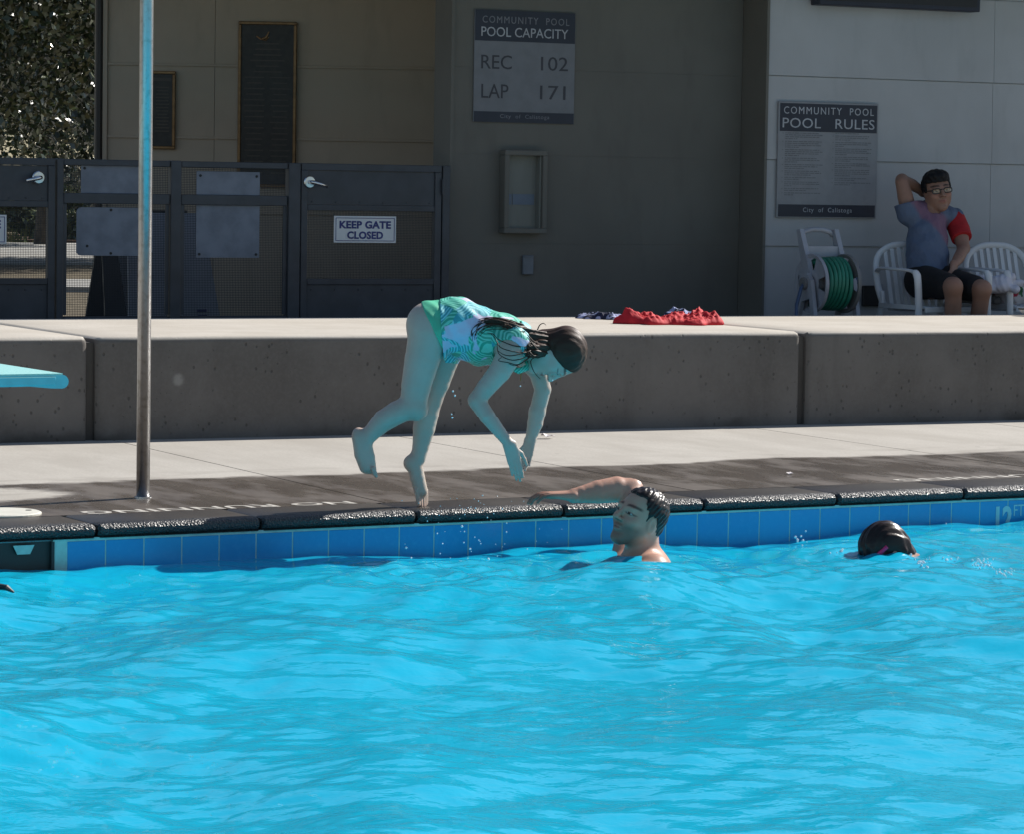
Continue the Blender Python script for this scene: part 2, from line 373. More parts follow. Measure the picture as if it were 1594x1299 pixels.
def wallpaint(name, col):
    t = NT(name); p = t.pos(); c = np.array(col)
    n1 = t.noise(1.1, p, 4., .6); n2 = t.noise(7., t.scale(p, 1., 1., .3), 4.)
    cc = t.mix(t.ramp(n1, .3, .7), tuple(c*.93), tuple(c*1.06)); cc = t.mix(t.math('MULTIPLY', t.ramp(n2, .5, .8), .4), cc, tuple(c*.74))
    return t.done(t.pbr(cc, .75, t.bump(t.noise(140., p, 3., .6), .25, .003), spec=.3))
make_materials()

# ================================================================== the setting
def unit_(v): return np.array(v)/np.linalg.norm(v)
def structure(o): o['kind'] = 'structure'; return o
def build_setting():
    # ground sheet with a hole for the pool terrace, out to the horizon
    m = MB(); x0, x1, y0, y1 = -16., 26., -8., 17.2; R = 700.; z = .10
    for a, b, c, d in ((-R, R, y1, R), (-R, R, -R, y0), (-R, x0, y0, y1), (x1, R, y0, y1)):
        m.add([(a, c, z), (b, c, z), (b, d, z), (a, d, z)], [(0, 1, 2, 3)])
    t = NT('dry_soil'); p = t.pos(); n1 = t.noise(.5, p, 5., .6); n2 = t.noise(9., p, 5., .7)
    M['soil'] = t.done(t.pbr(t.mix(t.ramp(n2, .35, .65), t.mix(n1, (.16, .12, .08), (.24, .20, .13)), (.12, .10, .06)), .95, t.bump(n2, .6, .03)))
    structure(m.build('ground', M['soil']))
    # deck base ring round the pool (what shows in the joints) and the slabs between coping and seat wall
    S0, S1, T0 = -13., 13., -10.2
    m = MB(); zb = -.014
    A = [pool(S0, .30, zb), pool(S1, .30, zb), pool(S1, T0, zb), pool(S0, T0, zb)]
    B = [(x0, 15.6, zb), (x1, 15.6, zb), (x1, y0, zb), (x0, y0, zb)]
    m.add(A+B, [(0, 1, 5, 4), (1, 2, 6, 5), (2, 3, 7, 6), (3, 0, 4, 7)])
    deck = structure(m.build('pool_deck', M['joint']))
    xs = [-1.0, .75, 2.3, 3.86, 5.43, 6.93, 9.07, 10.6, 12.2, 13.8, 15.5]; g = .005; YB = 15.2
    def yfront(x):
        q = PO+EY*.352; return q[1]+(x-q[0])*math.tan(PA)
    for a, b in zip(xs[:-1], xs[1:]):
        poly = [(a+g, yfront(a+g)), (b-g, yfront(b-g)), (b-g, YB), (a+g, YB)]
        link('slab', MB().prism(poly, -.10, 0.).mesh('slab'), M['deck'], deck)
    # near deck where the photographer sits, and the sides
    m = MB(); zz = -.008
    m.add([pool(S0, T0-.0, zz), pool(S1, T0, zz), (x1, y0, zz), (x0, y0, zz)], [(0, 3, 2, 1)])
    link('near_slab', m.mesh('near_slab'), M['deck'], deck)
    # pool basin
    m = MB(); D = -3.4; tw = .03
    A = [pool(S0, tw, -.05), pool(S1, tw, -.05), pool(S1, T0, -.05), pool(S0, T0, -.05)]
    B = [(q[0], q[1], D) for q in A]
    m.add(A+B, [(4, 5, 6, 7), (0, 1, 5, 4), (1, 2, 6, 5), (2, 3, 7, 6), (3, 0, 4, 7)])
    basin = structure(m.build('pool_basin', M['plaster']))
    sk0 = to_s(PE(-62, 860, .012)); sk1 = to_s(PE(84, 860, .012))
    for ga, gb in ((S0+.01, sk0+.004), (sk1-.004, S1-.01)): link('grout_bed', MB().extr([(0, 0), (.018, 0), (.018, .19), (0, .19)], pool(ga, .0108, -.24), EY, (0, 0, 1), EX, gb-ga).mesh('grout_bed'), M['grout'], basin)
    la, lb = P(1235, 1190, -3.385), P(1425, 1305, -3.385); dv = unit_(lb-la); nv = np.array((-dv[1], dv[0], 0))*.28
    link('lane_line', MB().add([la-nv, la+nv, lb+nv+dv*6, lb-nv+dv*6], [(3, 2, 1, 0)]).mesh('lane_line'), simple('black_floor_tile', (.02, .03, .05), .4), basin)
    # waterline tiles: six inch, set by the joints in the photograph
    sj = to_s(PE(223.8, 850, .012)); pitch = .1568; tilem = {}
    def tile(s, w):
        k = round(w, 4)
        if k not in tilem:
            e = .0025; tilem[k] = MB().box((-w/2+.0026, -.004, -.152), (w/2-.0026, .0035, 0.), .0012).mesh('tile')
        q = pool(s, .013, -.062); link('tile', tilem[k], M['tile'], basin, q, (0, 0, PA))
    s = sj-pitch*16; sk0 = to_s(PE(-62, 860, .012)); sk1 = to_s(PE(84, 860, .012)); s1510 = to_s(PE(1510.7, 800, .012))
    while s < 5.5:
        w = pitch
        if abs(s-(sj+pitch*23)) < .02 or abs(s-(sj+pitch*23)-.117) < .02: w = .117
        if not (s+w > sk0+.01 and s < sk1-.01): tile(s+w/2, w)
        s += w
    # coping stones
    cj = to_s(P(404, 806)); cp = (to_s(P(1312, 771))-cj)/4.; prof = [(.345, 0.), (.345, -.052), (.004, -.052)]
    r = .024
    prof += [(r-r*math.cos(a), -r-.004+r*math.sin(a)+.004) for a in np.linspace(-1.2, math.pi/2, 9)]
    coping = structure(link('pool_coping', MB().extr([(.05, -.06), (.33, -.06), (.33, -.02), (.05, -.02)], pool(S0, 0.), EY, (0, 0, 1), EX, 26.).mesh('pool_coping'), M['joint']))
    n = 56
    me = MB()
    gp = .006; L = cp-2*gp
    secs = [(0., .010), (.010, .0), (L-.010, 0.), (L, .010)]; V = []; k = len(prof)
    sub = np.linspace(.010, L-.010, 3)
    secs = [(0., .010)]+[(q, 0.) for q in sub]+[(L, .010)]
    for l, ins in secs:
        for a, b in prof: V.append((l, a+(ins if a < .2 else 0.), b-(ins*.5 if b > -.03 else 0.)))
    Fc = []
    for i in range(len(secs)-1):
        for j in range(k): Fc.append((i*k+j, i*k+(j+1) % k, (i+1)*k+(j+1) % k, (i+1)*k+j))
    Fc += [tuple(range(k-1, -1, -1)), tuple(range((len(secs)-1)*k, len(secs)*k))]
    me = MB().add(V, [f[::-1] for f in Fc]).mesh('coping_stone'); me.polygons.foreach_set('use_smooth', [True]*len(me.polygons)); me.set_sharp_from_angle(angle=math.radians(30))
    for i in range(-16, 15):
        q = pool(cj+cp*i+gp, 0.); o = link('coping_stone', me, M['coping'], coping, q, (random.uniform(-.002, .002), random.uniform(-.002, .002), PA))
    # skimmer mouth in the tile band
    b = empty('skimmer', pool((sk0+sk1)/2, 0., -.06), PA, 'dark skimmer mouth with pale flap under the coping at the left edge', 'skimmer'); hw = (sk1-sk0)/2
    m = MB(); m.box((-hw, .006, -.185), (-hw+.012, .028, .0)); m.box((hw-.012, .006, -.185), (hw, .028, .0)); m.box((-hw+.012, .024, -.185), (hw-.012, .0285, .0))
    t = NT('skimmer_shade'); M['skimmer'] = t.done(t.pbr((.022, .03, .03), .5)); link('housing', m.mesh('housing'), M['skimmer'], b)  # dark colour stands in for the shade of a deep throat
    qa = to_s(PE(20, 850, .012))-(sk0+sk1)/2; qb = to_s(PE(53, 850, .012))-(sk0+sk1)/2; d_ = (qb-qa)*.2
    m = MB(); m.extr([(qa, -.008), (qb, -.008), (qb-d_, -.042), (qa+d_, -.042)], (0, .0075, 0), (1, 0, 0), (0, 0, 1), (0, 1, 0), .006)
    link('flap', m.mesh('flap'), M['grout'], b)
    # depth mark on the tiles
    q = PE(1549, 801, .012); me = fit(text_mesh('12', .1, .0006, bold=.004), .092, .112)
    o = link('depth_number', me, M['ftink'], basin, pool(to_s(PE(1549, 815, .0125)), .0082, -.062-.135), (math.pi/2, 0, PA))
    me = fit(text_mesh('FT', .1, .0006), .056, .05)
    link('depth_unit', me, M['ftink'], basin, pool(to_s(PE(1549, 815, .0125))+.10, .0082, -.062-.070), (math.pi/2, 0, PA))
    # water: one rippled sheet
    def axis(a, b, fa, fb, fine, coarse):
        out = list(np.arange(a, fa, coarse))+list(np.arange(fa, fb, fine))+list(np.arange(fb, b, coarse))+[b]; return np.array(out)
    S = axis(S0+.01, S1-.01, -3.6, 3.9, .014, .12); T = np.unique(np.concatenate([np.arange(T0+.02, -6.6, .12), np.arange(-6.6, -.0, .014), [.0105]]))
    X, Y = np.meshgrid(S, T, indexing='ij'); Z = np.zeros_like(X)
    rg = np.random.default_rng(5)
    def waves(n, l0, l1, slope, ang0, spread):
        nonlocal Z
        for _ in range(n):
            l = math.exp(rg.uniform(math.log(l0), math.log(l1))); k = 2*math.pi/l; a = ang0+rg.normal(0, spread)
            amp = slope/k*math.sqrt(2./n)*rg.uniform(.6, 1.4)
            ph = k*(X*math.cos(a)+Y*math.sin(a))+rg.uniform(0, 6.28)
            ph = ph+.5*np.sin(.45*k*(X*math.sin(a)-Y*math.cos(a))+rg.uniform(0, 6.28))
            Z += amp*np.sin(ph)
    waves(11, 1.1, 2.4, .078, math.radians(70), 1.4)
    waves(18, .45, 1.1, .072, math.radians(80), 1.7)
    waves(26, .18, .45, .070, math.radians(60), 2.2)
    waves(30, .075, .18, .062, 0., 2.5)
    patch = .55+.45*np.clip(.5+.9*np.sin(X*.9+1.3*np.sin(Y*.7))*np.sin(Y*1.1+.8*np.sin(X*.6+1.)), 0, 1)
    Z *= patch/.75
    Z *= .7+.3*np.clip((.05-Y)/1.2, 0., 1.)
    def ring(px_, py_, amp, lam, R0):
        nonlocal Z
        q = P(px_, py_, WATER_Z); s_ = to_s(q); t_ = float((q-PO)@EY); r = np.hypot(X-s_, (Y-t_)); Z += amp*np.sin(2*math.pi*r/lam)*np.exp(-(r/R0)**2)
    ring(985, 880, .010, .20, .55); ring(1380, 870, .010, .17, .5); ring(730, 890, .007, .13, .35); ring(655, 900, .006, .11, .3)
    nx, ny = X.shape; i = np.arange(nx*ny).reshape(nx, ny)
    q = np.stack([i[:-1, :-1], i[1:, :-1], i[1:, 1:], i[:-1, 1:]], -1).reshape(-1, 4)
    wx = PO[0]+EX[0]*X+EY[0]*Y; wy = PO[1]+EX[1]*X+EY[1]*Y
    co = np.stack([wx, wy, WATER_Z+Z], -1).reshape(-1, 3)
    structure(np_obj('pool_water', co, q, M['water'], smooth=True))
    # NO RUNNING stencilled on the deck, to be read from the seat wall
    tb = structure  # (paint belongs to the deck)
    for xa, xb in (((4.13, 5.30)), ((8.06, 9.30))):
        me = text_mesh('NO RUNNING', .1, .0004, 1.05, .0015); fit(me, xb-xa, .105)
        ym = PO[1]+(((xa+xb)/2)-PO[0])*math.tan(PA)+.49
        link('stencil_lettering', me, M['deckink'], deck, (xb, ym, .0010) if xa < 6 else (xb, ym+.02, .0010), (0, 0, math.pi+PA))
    # skimmer lid
    e = empty('deck_hatch', tuple(P(2, 801, 0.)), 0., 'round white skimmer lid set in the wet deck near the pole', 'lid')
    link('lid_disc', MB().lathe([(.155, 0.), (.155, .006), (.148, .010), (.02, .011)], n=40).mesh('lid_disc'), M['lid'], e)
    for w in (0., math.pi): link('finger_hole', MB().lathe([(.012, .0105), (.012, .0118)], (.11*math.cos(w), .11*math.sin(w), 0)).mesh('finger_hole'), M['black'], e)
    # seat wall in cast segments
    J1 = PY(143, 600, 15.15)[0]; J2 = PY(1251, 590, 15.15)[0]; Ls = J2-J1; hgt = .523; dep = 1.98; g = .024
    sw = empty('seat_wall', (J1, 15.15, 0), 0., 'long low concrete seat wall running behind the pool deck', 'wall')
    prof = [(dep, hgt), (dep, -.06), (0., -.06), (0., hgt-.035)]; r = .032
    prof += [(r-r*math.cos(a), hgt-r+r*math.sin(a)) for a in np.linspace(.12, math.pi/2, 7)]
    k = len(prof); L = Ls-2*g
    secs = [(0., .022), (.012, .006), (.03, 0.)]+[(q, 0.) for q in np.linspace(.3, L-.3, 12)]+[(L-.03, 0.), (L-.012, .006), (L, .022)]
    for c in range(-2, 4):
        V = []
        for l, ins in secs:
            for a, b in prof:
                jit = (random.uniform(-.0025, .0025) if b > hgt-.036 and a < .3 else 0.)
                V.append((l, a+(ins if a < .5 else 0.), b-(ins*.6 if b > .3 else 0.)+jit))
        Fc = []
        for i_ in range(len(secs)-1):
            for j in range(k): Fc.append((i_*k+j, (i_+1)*k+j, (i_+1)*k+(j+1) % k, i_*k+(j+1) % k))
        Fc += [tuple(range(k)), tuple(range((len(secs)-1)*k, len(secs)*k))[::-1]]
        me = MB().add(V, [f[::-1] for f in Fc]).mesh('segment'); me.polygons.foreach_set('use_smooth', [len(p.vertices) == 4 for p in me.polygons])
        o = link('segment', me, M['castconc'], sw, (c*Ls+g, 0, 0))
        if hasattr(me, 'set_sharp_from_angle'): me.set_sharp_from_angle(angle=math.radians(35))
        link('joint_strip', MB().box((c*Ls-g+.001, .045, -.05), (c*Ls+g-.001, dep-.1, hgt-.03)).mesh('joint_strip'), M['joint'], sw)
    # terrace behind the seat wall, up to the building
    structure(MB().box((-4, 17.14, -.1), (22, 23.6, .14)).build('terrace', M['terrace']))
def np_obj(name, co, quads, m, parent=None, smooth=False, col=None, loc=None):
    me = bpy.data.meshes.new(name); me.vertices.add(len(co)); me.vertices.foreach_set('co', np.asarray(co, np.float32).ravel())
    k = quads.shape[1]; me.loops.add(quads.size); me.loops.foreach_set('vertex_index', quads.astype(np.int32).ravel())
    me.polygons.add(len(quads)); me.polygons.foreach_set('loop_start', np.arange(0, quads.size, k, dtype=np.int32))
    me.update(calc_edges=True); me.validate()
    if col is not None:
        at = me.color_attributes.new('Col', 'FLOAT_COLOR', 'POINT'); at.data.foreach_set('color', np.concatenate([col, np.ones((len(col), 1))], 1).astype(np.float32).ravel())
    return link(name, me, m, parent, loc, None, smooth)
build_setting()

# ================================================================== building, gates, signs, planting behind
WY, MY, GY, FZ = 18.6, 18.9, 18.80, .14
def build_building():
    X0 = PY(1190, 250, WY)[0]; b = empty('pool_building', (X0, MY, FZ), 0., 'beige pool building with panelled walls behind the seat wall', 'building')
    def box(name, a, c, m, bev=0.): return link(name, MB().box(np.array(a)-(X0, MY, FZ), np.array(c)-(X0, MY, FZ), bev).mesh(name), m, b)
    zs = [.14, .352, .925, 1.508, 2.072, 2.645, 3.05]
    XM = PY(700, 250, MY)[0]; XE = 18.
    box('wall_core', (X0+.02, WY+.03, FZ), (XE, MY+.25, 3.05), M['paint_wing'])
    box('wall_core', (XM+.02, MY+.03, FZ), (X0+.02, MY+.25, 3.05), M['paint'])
    XJ = PY(1550, 60, WY)[0]
    for a, c in zip(zs[:-1], zs[1:]):                                   # wing: lapped boards, each proud of the one below
        for xa, xb in ((X0+.022, XJ-.0015), (XJ+.0015, XJ+2.44), (XJ+2.443, XE)):
            m = MB(); y0 = WY+.03; m.extr([(y0-.022, a+.004), (y0, a+.004), (y0, c-.001), (y0-.010, c-.001)], np.array((xa, 0, 0))-(X0, MY, FZ), (0, 1, 0), (0, 0, 1), (1, 0, 0), xb-xa)
            link('siding_board', m.mesh('siding_board'), M['paint_wing'], b)
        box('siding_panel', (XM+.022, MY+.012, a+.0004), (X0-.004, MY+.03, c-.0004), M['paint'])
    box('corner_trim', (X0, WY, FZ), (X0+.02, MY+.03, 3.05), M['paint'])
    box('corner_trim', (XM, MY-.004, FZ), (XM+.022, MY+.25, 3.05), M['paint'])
    # recessed breezeway wall, turned a little, with battens
    cw = PY(430, 250, 21.4); e = np.array((math.sin(TH), math.cos(TH), 0.))
    def wl(x, y):
        d = ray(x, y); q = CAM+d*(((cw-CAM)@e)/(d@e)); return float((q-cw)@rt0), float(q[2])
    xa = wl(167, 200)[0]; xb = wl(760, 200)[0]
    lw = empty('breezeway_wall', (cw[0], cw[1], FZ), -TH, 'shaded brown panelled wall in the recess behind the gates', 'wall')
    zz = [FZ, wl(300, 330)[1], wl(300, 214)[1], wl(300, 101)[1], 2.72, 3.05]
    for a, c in zip(zz[:-1], zz[1:]):
        for u0, u1 in ((xa, (xa+xb)/2-.6), ((xa+xb)/2-.597, xb)): link('wall_panel', MB().box((u0, 0, a-FZ+.001), (u1, .1, c-FZ-.001)).mesh('wall_panel'), M['paint_dark'], lw)
        if a > .2: link('batten', MB().box((xa, -.014, a-FZ-.009), (xb, -.001, a-FZ+.009), .003).mesh('batten'), M['paint_dark'], lw)
    link('corner_board', MB().box((wl(160, 200)[0], -.02, 0), (xa-.001, .1, 2.9)).mesh('corner_board'), M['paint_dark'], lw)
    link('downpipe', MB().box((wl(149, 200)[0], -.03, 0), (wl(160, 200)[0]-.004, .06, 2.9), .012).mesh('downpipe'), M['fascia'], lw)
    link('corner_board', MB().box((wl(146, 200)[0], .02, 0), (wl(149, 200)[0]-.002, .12, 2.9)).mesh('corner_board'), M['paint_dark'], lw)
    # roof over both, above the picture
    link('roof', MB().box((cw[0]-1.75-X0, -.95, 3.06-FZ), (XE+.5-X0, 5.2, 3.26-FZ)).mesh('roof'), M['soffit'], b)
    link('fascia_board', MB().box((cw[0]-1.75-X0, -.99, 2.98-FZ), (XE+.5-X0, -.951, 3.30-FZ)).mesh('fascia_board'), M['fascia'], b)
    # plaques
    def plaque(name, x0, y0, x1, y1, label, rows, emblem):
        a = wl(x0, y0); c = wl(x1, y1); u0, u1, z1, z0 = a[0], c[0], a[1], c[1]; w = u1-u0; h = z1-z0
        q = cw+rt0*u0-e*.003; t = empty(name, (q[0], q[1], z0), -TH, label, 'plaque'); f = .022
        link('plate', MB().box((f, -.022, f), (w-f, 0, h-f)).mesh('plate'), M['bronze'], t)
        m = MB()
        for aa, cc in (((0, 0), (w, f)), ((0, h-f), (w, h)), ((0, f), (f, h-f)), ((w-f, f), (w, h-f))): m.box((aa[0], -.034, aa[1]), (cc[0], 0, cc[1]), .004)
        link('frame', m.mesh('frame'), M['bronze_edge'], t)
        m = MB(); z = h-.16 if emblem else h-.07
        if not emblem: m.box((w*.16, -.0245, z), (w*.84, -.0225, z+.022)); z -= .05
        for r in range(rows):
            for (ua, ub) in (((.10, .46), (.54, .90)) if emblem and r > 5 else ((.2, .8),)):
                l = random.uniform(.6, 1.); mid = (ua+ub)/2; hw_ = (ub-ua)/2*l; m.box((w*(mid-hw_), -.0242, z), (w*(mid+hw_), -.0225, z+.008))
            z -= (h-.22)/rows
        link('raised_lettering', m.mesh('raised_lettering'), M['bronze_text'], t)
        if emblem:                                                      # a small gilded figure, arms back
            mx, mz = w*.44, h-.115; m = MB()
            m.tube([(mx-.055, -.026, mz+.012), (mx-.02, -.028, mz-.01), (mx+.012, -.028, mz+.002), (mx+.035, -.026, mz+.045)], [.004, .008, .010, .004], 6)
            m.tube([(mx-.02, -.028, mz-.01), (mx+.01, -.028, mz-.018), (mx+.035, -.026, mz+.008)], [.006, .007, .003], 6)
            link('emblem', m.mesh('emblem'), M['gold'], t)
    plaque('bronze_plaque', 372, 33, 460, 292, 'tall bronze plaque with small gold emblem on the recessed wall', 24, True)
    plaque('bronze_plaque', 233, 110, 273, 232, 'small bronze plaque partly hidden behind the steel pole', 14, False)
    # ------------------------------------------------ wall signs
    def sign(name, Y, x0, y0, x1, y1, label, bands, lines, rules=False):
        a = PY(x0, y0, Y); c = PY(x1, y1, Y); w = c[0]-a[0]; h = a[2]-c[2]
        t = empty(name, (a[0], Y-.0, c[2]), 0., label, 'sign')
        link('panel', MB().box((0, -.012, 0), (w, -.001, h), .002).mesh('panel'), M['signgrey' if rules else 'signdark'], t)
        for i, (f0, f1) in enumerate(bands): link('band', MB().box((.012 if rules else .004, -.0145, h*f0), (w-.012 if rules else w-.004, -.0125, h*f1)).mesh('band'), M['navy'], t)
        for s, fx, fz, fw_, fh, mm, sp in lines:
            me = fit(text_mesh(s, .1, .0006, sp), w*fw_, h*fh)
            for wd_ in words(me, h*fh*.42 if ' ' in s else 9.): link('lettering', wd_, M[mm], t, (w*fx, -.0152 if mm != 'signink' else -.0132, h*fz), (math.pi/2, 0, 0))
        if rules:
            rr = random.Random(3)
            for ci, (c0, c1) in enumerate(((.07, .45), (.57, .94))):
                z = .765; m = MB()
                while z > (.20 if ci == 0 else .30):
                    n = rr.choice((2, 2, 3, 3, 4))
                    m.box((w*(c0-.028), -.0134, h*z), (w*(c0-.018), -.0126, h*(z+.006)))
                    for k in range(n):
                        x = c0; end = c0+(c1-c0)*(rr.uniform(.86, 1.) if k < n-1 else rr.uniform(.2, .7))
                        while x < end-.01:
                            l = min(rr.uniform(.012, .05), end-x); m.box((w*x, -.0134, h*z), (w*(x+l), -.0126, h*(z+.0075))); x += l+.007
                        z -= .0165
                    z -= .006
                tag(link('fine_print', m.mesh('fine_print'), M['fineink'], t), kind='stuff')
        return t
    sign('capacity_sign', MY+.012, 738, 14, 892, 193, 'grey and navy POOL CAPACITY sign on the beige wall', [(.0, .095), (.725, 1.)],
         [('COMMUNITY  POOL', .075, .885, .86, .062, 'signdim', 1.25), ('POOL CAPACITY', .065, .765, .86, .085, 'signpale', 1.0), ('REC', .07, .475, .30, .125, 'signink', 1.), ('102', .66, .475, .27, .125, 'signink', 1.),
          ('LAP', .075, .215, .265, .125, 'signink', 1.), ('171', .655, .215, .255, .125, 'signink', 1.), ('City  of  Calistoga', .26, .028, .49, .045, 'signdim', 1.15)])
    sign('rules_sign', WY+.006, 1211, 157, 1362, 340, 'grey and navy POOL RULES sign with fine print on the pale wall', [(.01, .115), (.745, .985)],
         [('COMMUNITY  POOL', .05, .895, .90, .062, 'signpale', 1.25), ('POOL   RULES', .04, .775, .92, .085, 'signpale', 1.05), ('City  of  Calistoga', .26, .038, .49, .052, 'signpale', 1.2)], True)
    # recessed cabinet on the wall
    a = PY(779, 233, MY); c = PY(843, 363, MY); w = c[0]-a[0]; h = a[2]-c[2]; t = empty('wall_cabinet', (a[0], MY+.011, c[2]), 0., 'open beige cabinet frame with blue tape below the capacity sign', 'cabinet')
    f = .034; dp = .085; m = MB()
    for aa, cc in (((0, 0), (w, f)), ((0, h-f), (w, h)), ((0, f), (f, h-f)), ((w-f, f), (w, h-f))): m.box((aa[0], -dp, aa[1]), (cc[0], 0, cc[1]), .004)
    link('frame', m.mesh('frame'), M['paint'], t)
    link('back_panel', MB().box((f, -.004, f), (w-f, -.001, h-f)).mesh('back_panel'), M['nicheback'], t)
    zt = h*.345
    link('tape_strip', MB().box((f+.002, -.009, zt), (f+.055, -.005, zt+.07)).mesh('tape_strip'), M['tape'], t)
    link('tape_strip', MB().box((f+.062, -.009, zt), (w-f-.025, -.005, zt+.07)).mesh('tape_strip'), M['tape'], t)
    link('inner_lip', MB().box((w-f-.012, -.06, f), (w-f-.001, -.005, h-f)).mesh('inner_lip'), M['nicheback'], t)
    def outlet(Y, x0, y0, x1, y1, label, m_, flap=False):
        a = PY(x0, y0, Y); c = PY(x1, y1, Y); w = c[0]-a[0]; h = a[2]-c[2]; t = empty('outlet_cover', (a[0], Y-.001, c[2]), 0., label, 'outlet')
        link('cover', MB().box((0, -.025, 0), (w, 0, h), .005).mesh('cover'), m_, t)
        link('hinge', MB().box((w*.1, -.031, h-.012), (w*.9, -.0255, h-.004)).mesh('hinge'), m_, t)
        if flap: link('side_plate', MB().box((w+.002, -.012, -.01), (w+.02, 0, h+.01)).mesh('side_plate'), M['plgrey'], t)
    outlet(MY+.011, 812, 397, 828, 427, 'grey outlet cover low on the beige wall under the cabinet', M['outlet'])
    outlet(WY+.006, 1341, 444, 1368, 476, 'dark outlet box low on the pale wall behind the hose reel', M['black'], True)
    # box above: lower edge of a dark display board
    a = PY(1277, 2, WY-.12); c = PY(1527, 14, WY-.12); t = empty('display_board', (a[0], WY+.006, a[2]-.02), 0., 'dark board mounted high on the pale wall at the top edge', 'board'); w = c[0]-a[0]
    link('casing', MB().box((0, -.12, 0), (w, -.001, .5), .006).mesh('casing'), M['navy'], t)
    link('face_panel', MB().box((.03, -.124, .03), (w-.03, -.1205, .47)).mesh('face_panel'), M['black'], t)
    link('hook', MB().tube([(w+.004, -.06, .06), (w+.02, -.06, .05), (w+.026, -.06, .02), (w+.012, -.06, .008), (w+.002, -.06, .016)], .004, 6).mesh('hook'), M['black'], t)
    # ------------------------------------------------ gates and fence
    gx = lambda x: float(PY(x, 370, GY)[0])
    zt, z1, z2, zb = float(PY(345, 251, GY)[2]), float(PY(345, 303, GY)[2]), float(PY(345, 319, GY)[2]), FZ
    t = NT('mesh_screen'); p = t.pos(); sp = t.n('SeparateXYZ'); t.t.links.new(p, sp.inputs[0])
    k = 2*math.pi/.0105; g1 = t.ramp(t.math('COSINE', t.math('MULTIPLY', sp.outputs[0], k)), .55, .8); g2 = t.ramp(t.math('COSINE', t.math('MULTIPLY', sp.outputs[2], k)), .55, .8)
    wire = t.math('MAXIMUM', g1, g2); M['mesh'] = t.done(t.n('MixShader', i0=wire, i1=t.n('BsdfTransparent').outputs[0], i2=t.pbr((.03, .032, .036), .6).outputs[0]))
    def frame_parts(o, X, x0, x1, z0, z1_, th=.045, wd=.04, name='frame'):
        m = MB()
        for aa, cc in (((x0, z0), (x1, z0+wd)), ((x0, z1_-wd), (x1, z1_)), ((x0, z0+wd), (x0+wd, z1_-wd)), ((x1-wd, z0+wd), (x1, z1_-wd))):
            m.box((aa[0]-X, -th/2, aa[1]-FZ), (cc[0]-X, th/2, cc[1]-FZ), .003)
        return link(name, m.mesh(name), M['gate'], o)
    def handle(o, X, px_, py_, dirn, px2, py2):
        q = PY(px_, py_, GY-.03); q2 = PY(px2, py2, GY-.08); hd = link('lever_handle', MB().tube([(q[0]-X, -.03, q[2]-FZ), (q[0]-X, -.075, q[2]-FZ), (q[0]-X+dirn*.012, -.082, q[2]-FZ-.002), (q2[0]-X, -.08, q2[2]-FZ)], [.012, .012, .013, .011], 10).mesh('lever_handle'), M['chrome'], o, smooth=True)
        link('rose', MB().lathe([(.040, 0.), (.040, .008), (.034, .013), (.012, .014)], (q[0]-X, -.026, q[2]-FZ), (0, -1, 0), 28).mesh('rose'), M['chrome'], hd)
    def gate(name, px0, px1, label, hpx, side):
        x0, x1 = gx(px0), gx(px1); o = empty(name, (x0, GY, FZ), 0., label, 'gate'); w = x1-x0
        frame_parts(o, x0, x0, x1, FZ+.03, zt, .05, .045)
        link('top_panel', MB().box((.046, -.012, z1-.05-FZ), (w-.046, .012, zt-.046-FZ)).mesh('top_panel'), M['gate'], o)
        zl = float(PY(345, 443, GY)[2])
        link('kick_panel', MB().box((.046, -.012, .08), (w-.046, .012, zl-FZ)).mesh('kick_panel'), M['gate'], o)
        link('rail', MB().box((.046, -.022, z1-.09-FZ), (w-.046, .022, z1-.051-FZ), .003).mesh('rail'), M['gate'], o)
        link('rail', MB().box((.046, -.022, zl-FZ+.001), (w-.046, .022, zl+.04-FZ), .003).mesh('rail'), M['gate'], o)
        m = MB(); m.add([(.046, .004, zl+.04-FZ), (w-.046, .004, zl+.04-FZ), (w-.046, .004, z1-.09-FZ), (.046, .004, z1-.09-FZ)], [(0, 1, 2, 3)])
        link('mesh_infill', m.mesh('mesh_infill'), M['mesh'], o)
        m = MB(); 
        for u in np.linspace(.08, w-.08, 6):
            for zq in (z1-.035-FZ, zl-FZ-.03, .12): m.lathe([(.006, 0), (.004, .004)], (u, -.0125, zq), (0, -1, 0), 8)
        tag(link('screws', m.mesh('screws'), M['gate'], o), kind='stuff')
        handle(o, x0, *hpx); return o
    gate('gate', -85, 84, 'dark grey metal gate with a steel lever at the left edge', (60, 276, -1, 41, 281), 0)
    gate('gate', 466, 684, 'dark grey metal gate carrying the KEEP GATE CLOSED sign', (482, 283, 1, 510, 290), 1)
    x0 = gx(86); x3 = gx(464); fo = empty('fence_panel', (x0, GY, FZ), 0., 'fixed dark metal fence panel with mesh bays between the gates', 'fence')
    for pa, pb in ((86, 96), (263, 279), (446, 464)): link('post', MB().box((gx(pa)-x0, -.035, 0), (gx(pb)-x0, .035, zt-FZ), .004).mesh('post'), M['gate'], fo)
    for pa, pb in ((97, 262), (280, 445)):
        A, B = gx(pa)-x0, gx(pb)-x0
        for r0, r1 in ((zt-.04, zt-.002), (z2, z1), (FZ+.10, FZ+.32)): link('rail', MB().box((A, -.022, r0-FZ), (B, .022, r1-FZ), .003).mesh('rail'), M['gate'], fo)
        m = MB()
        for r0, r1 in ((z1, zt-.04), (FZ+.32, z2)): m.add([(A, .006, r0-FZ), (B, .006, r0-FZ), (B, .006, r1-FZ), (A, .006, r1-FZ)], [(0, 1, 2, 3)])
        link('mesh_infill', m.mesh('mesh_infill'), M['mesh'], fo)
        for u in ((A+.012), (B-.012)): link('mesh_edging', MB().box((u-.012, -.012, .33), (u+.012, -.002, z2-FZ-.001)).mesh('mesh_edging'), M['gate'], fo)
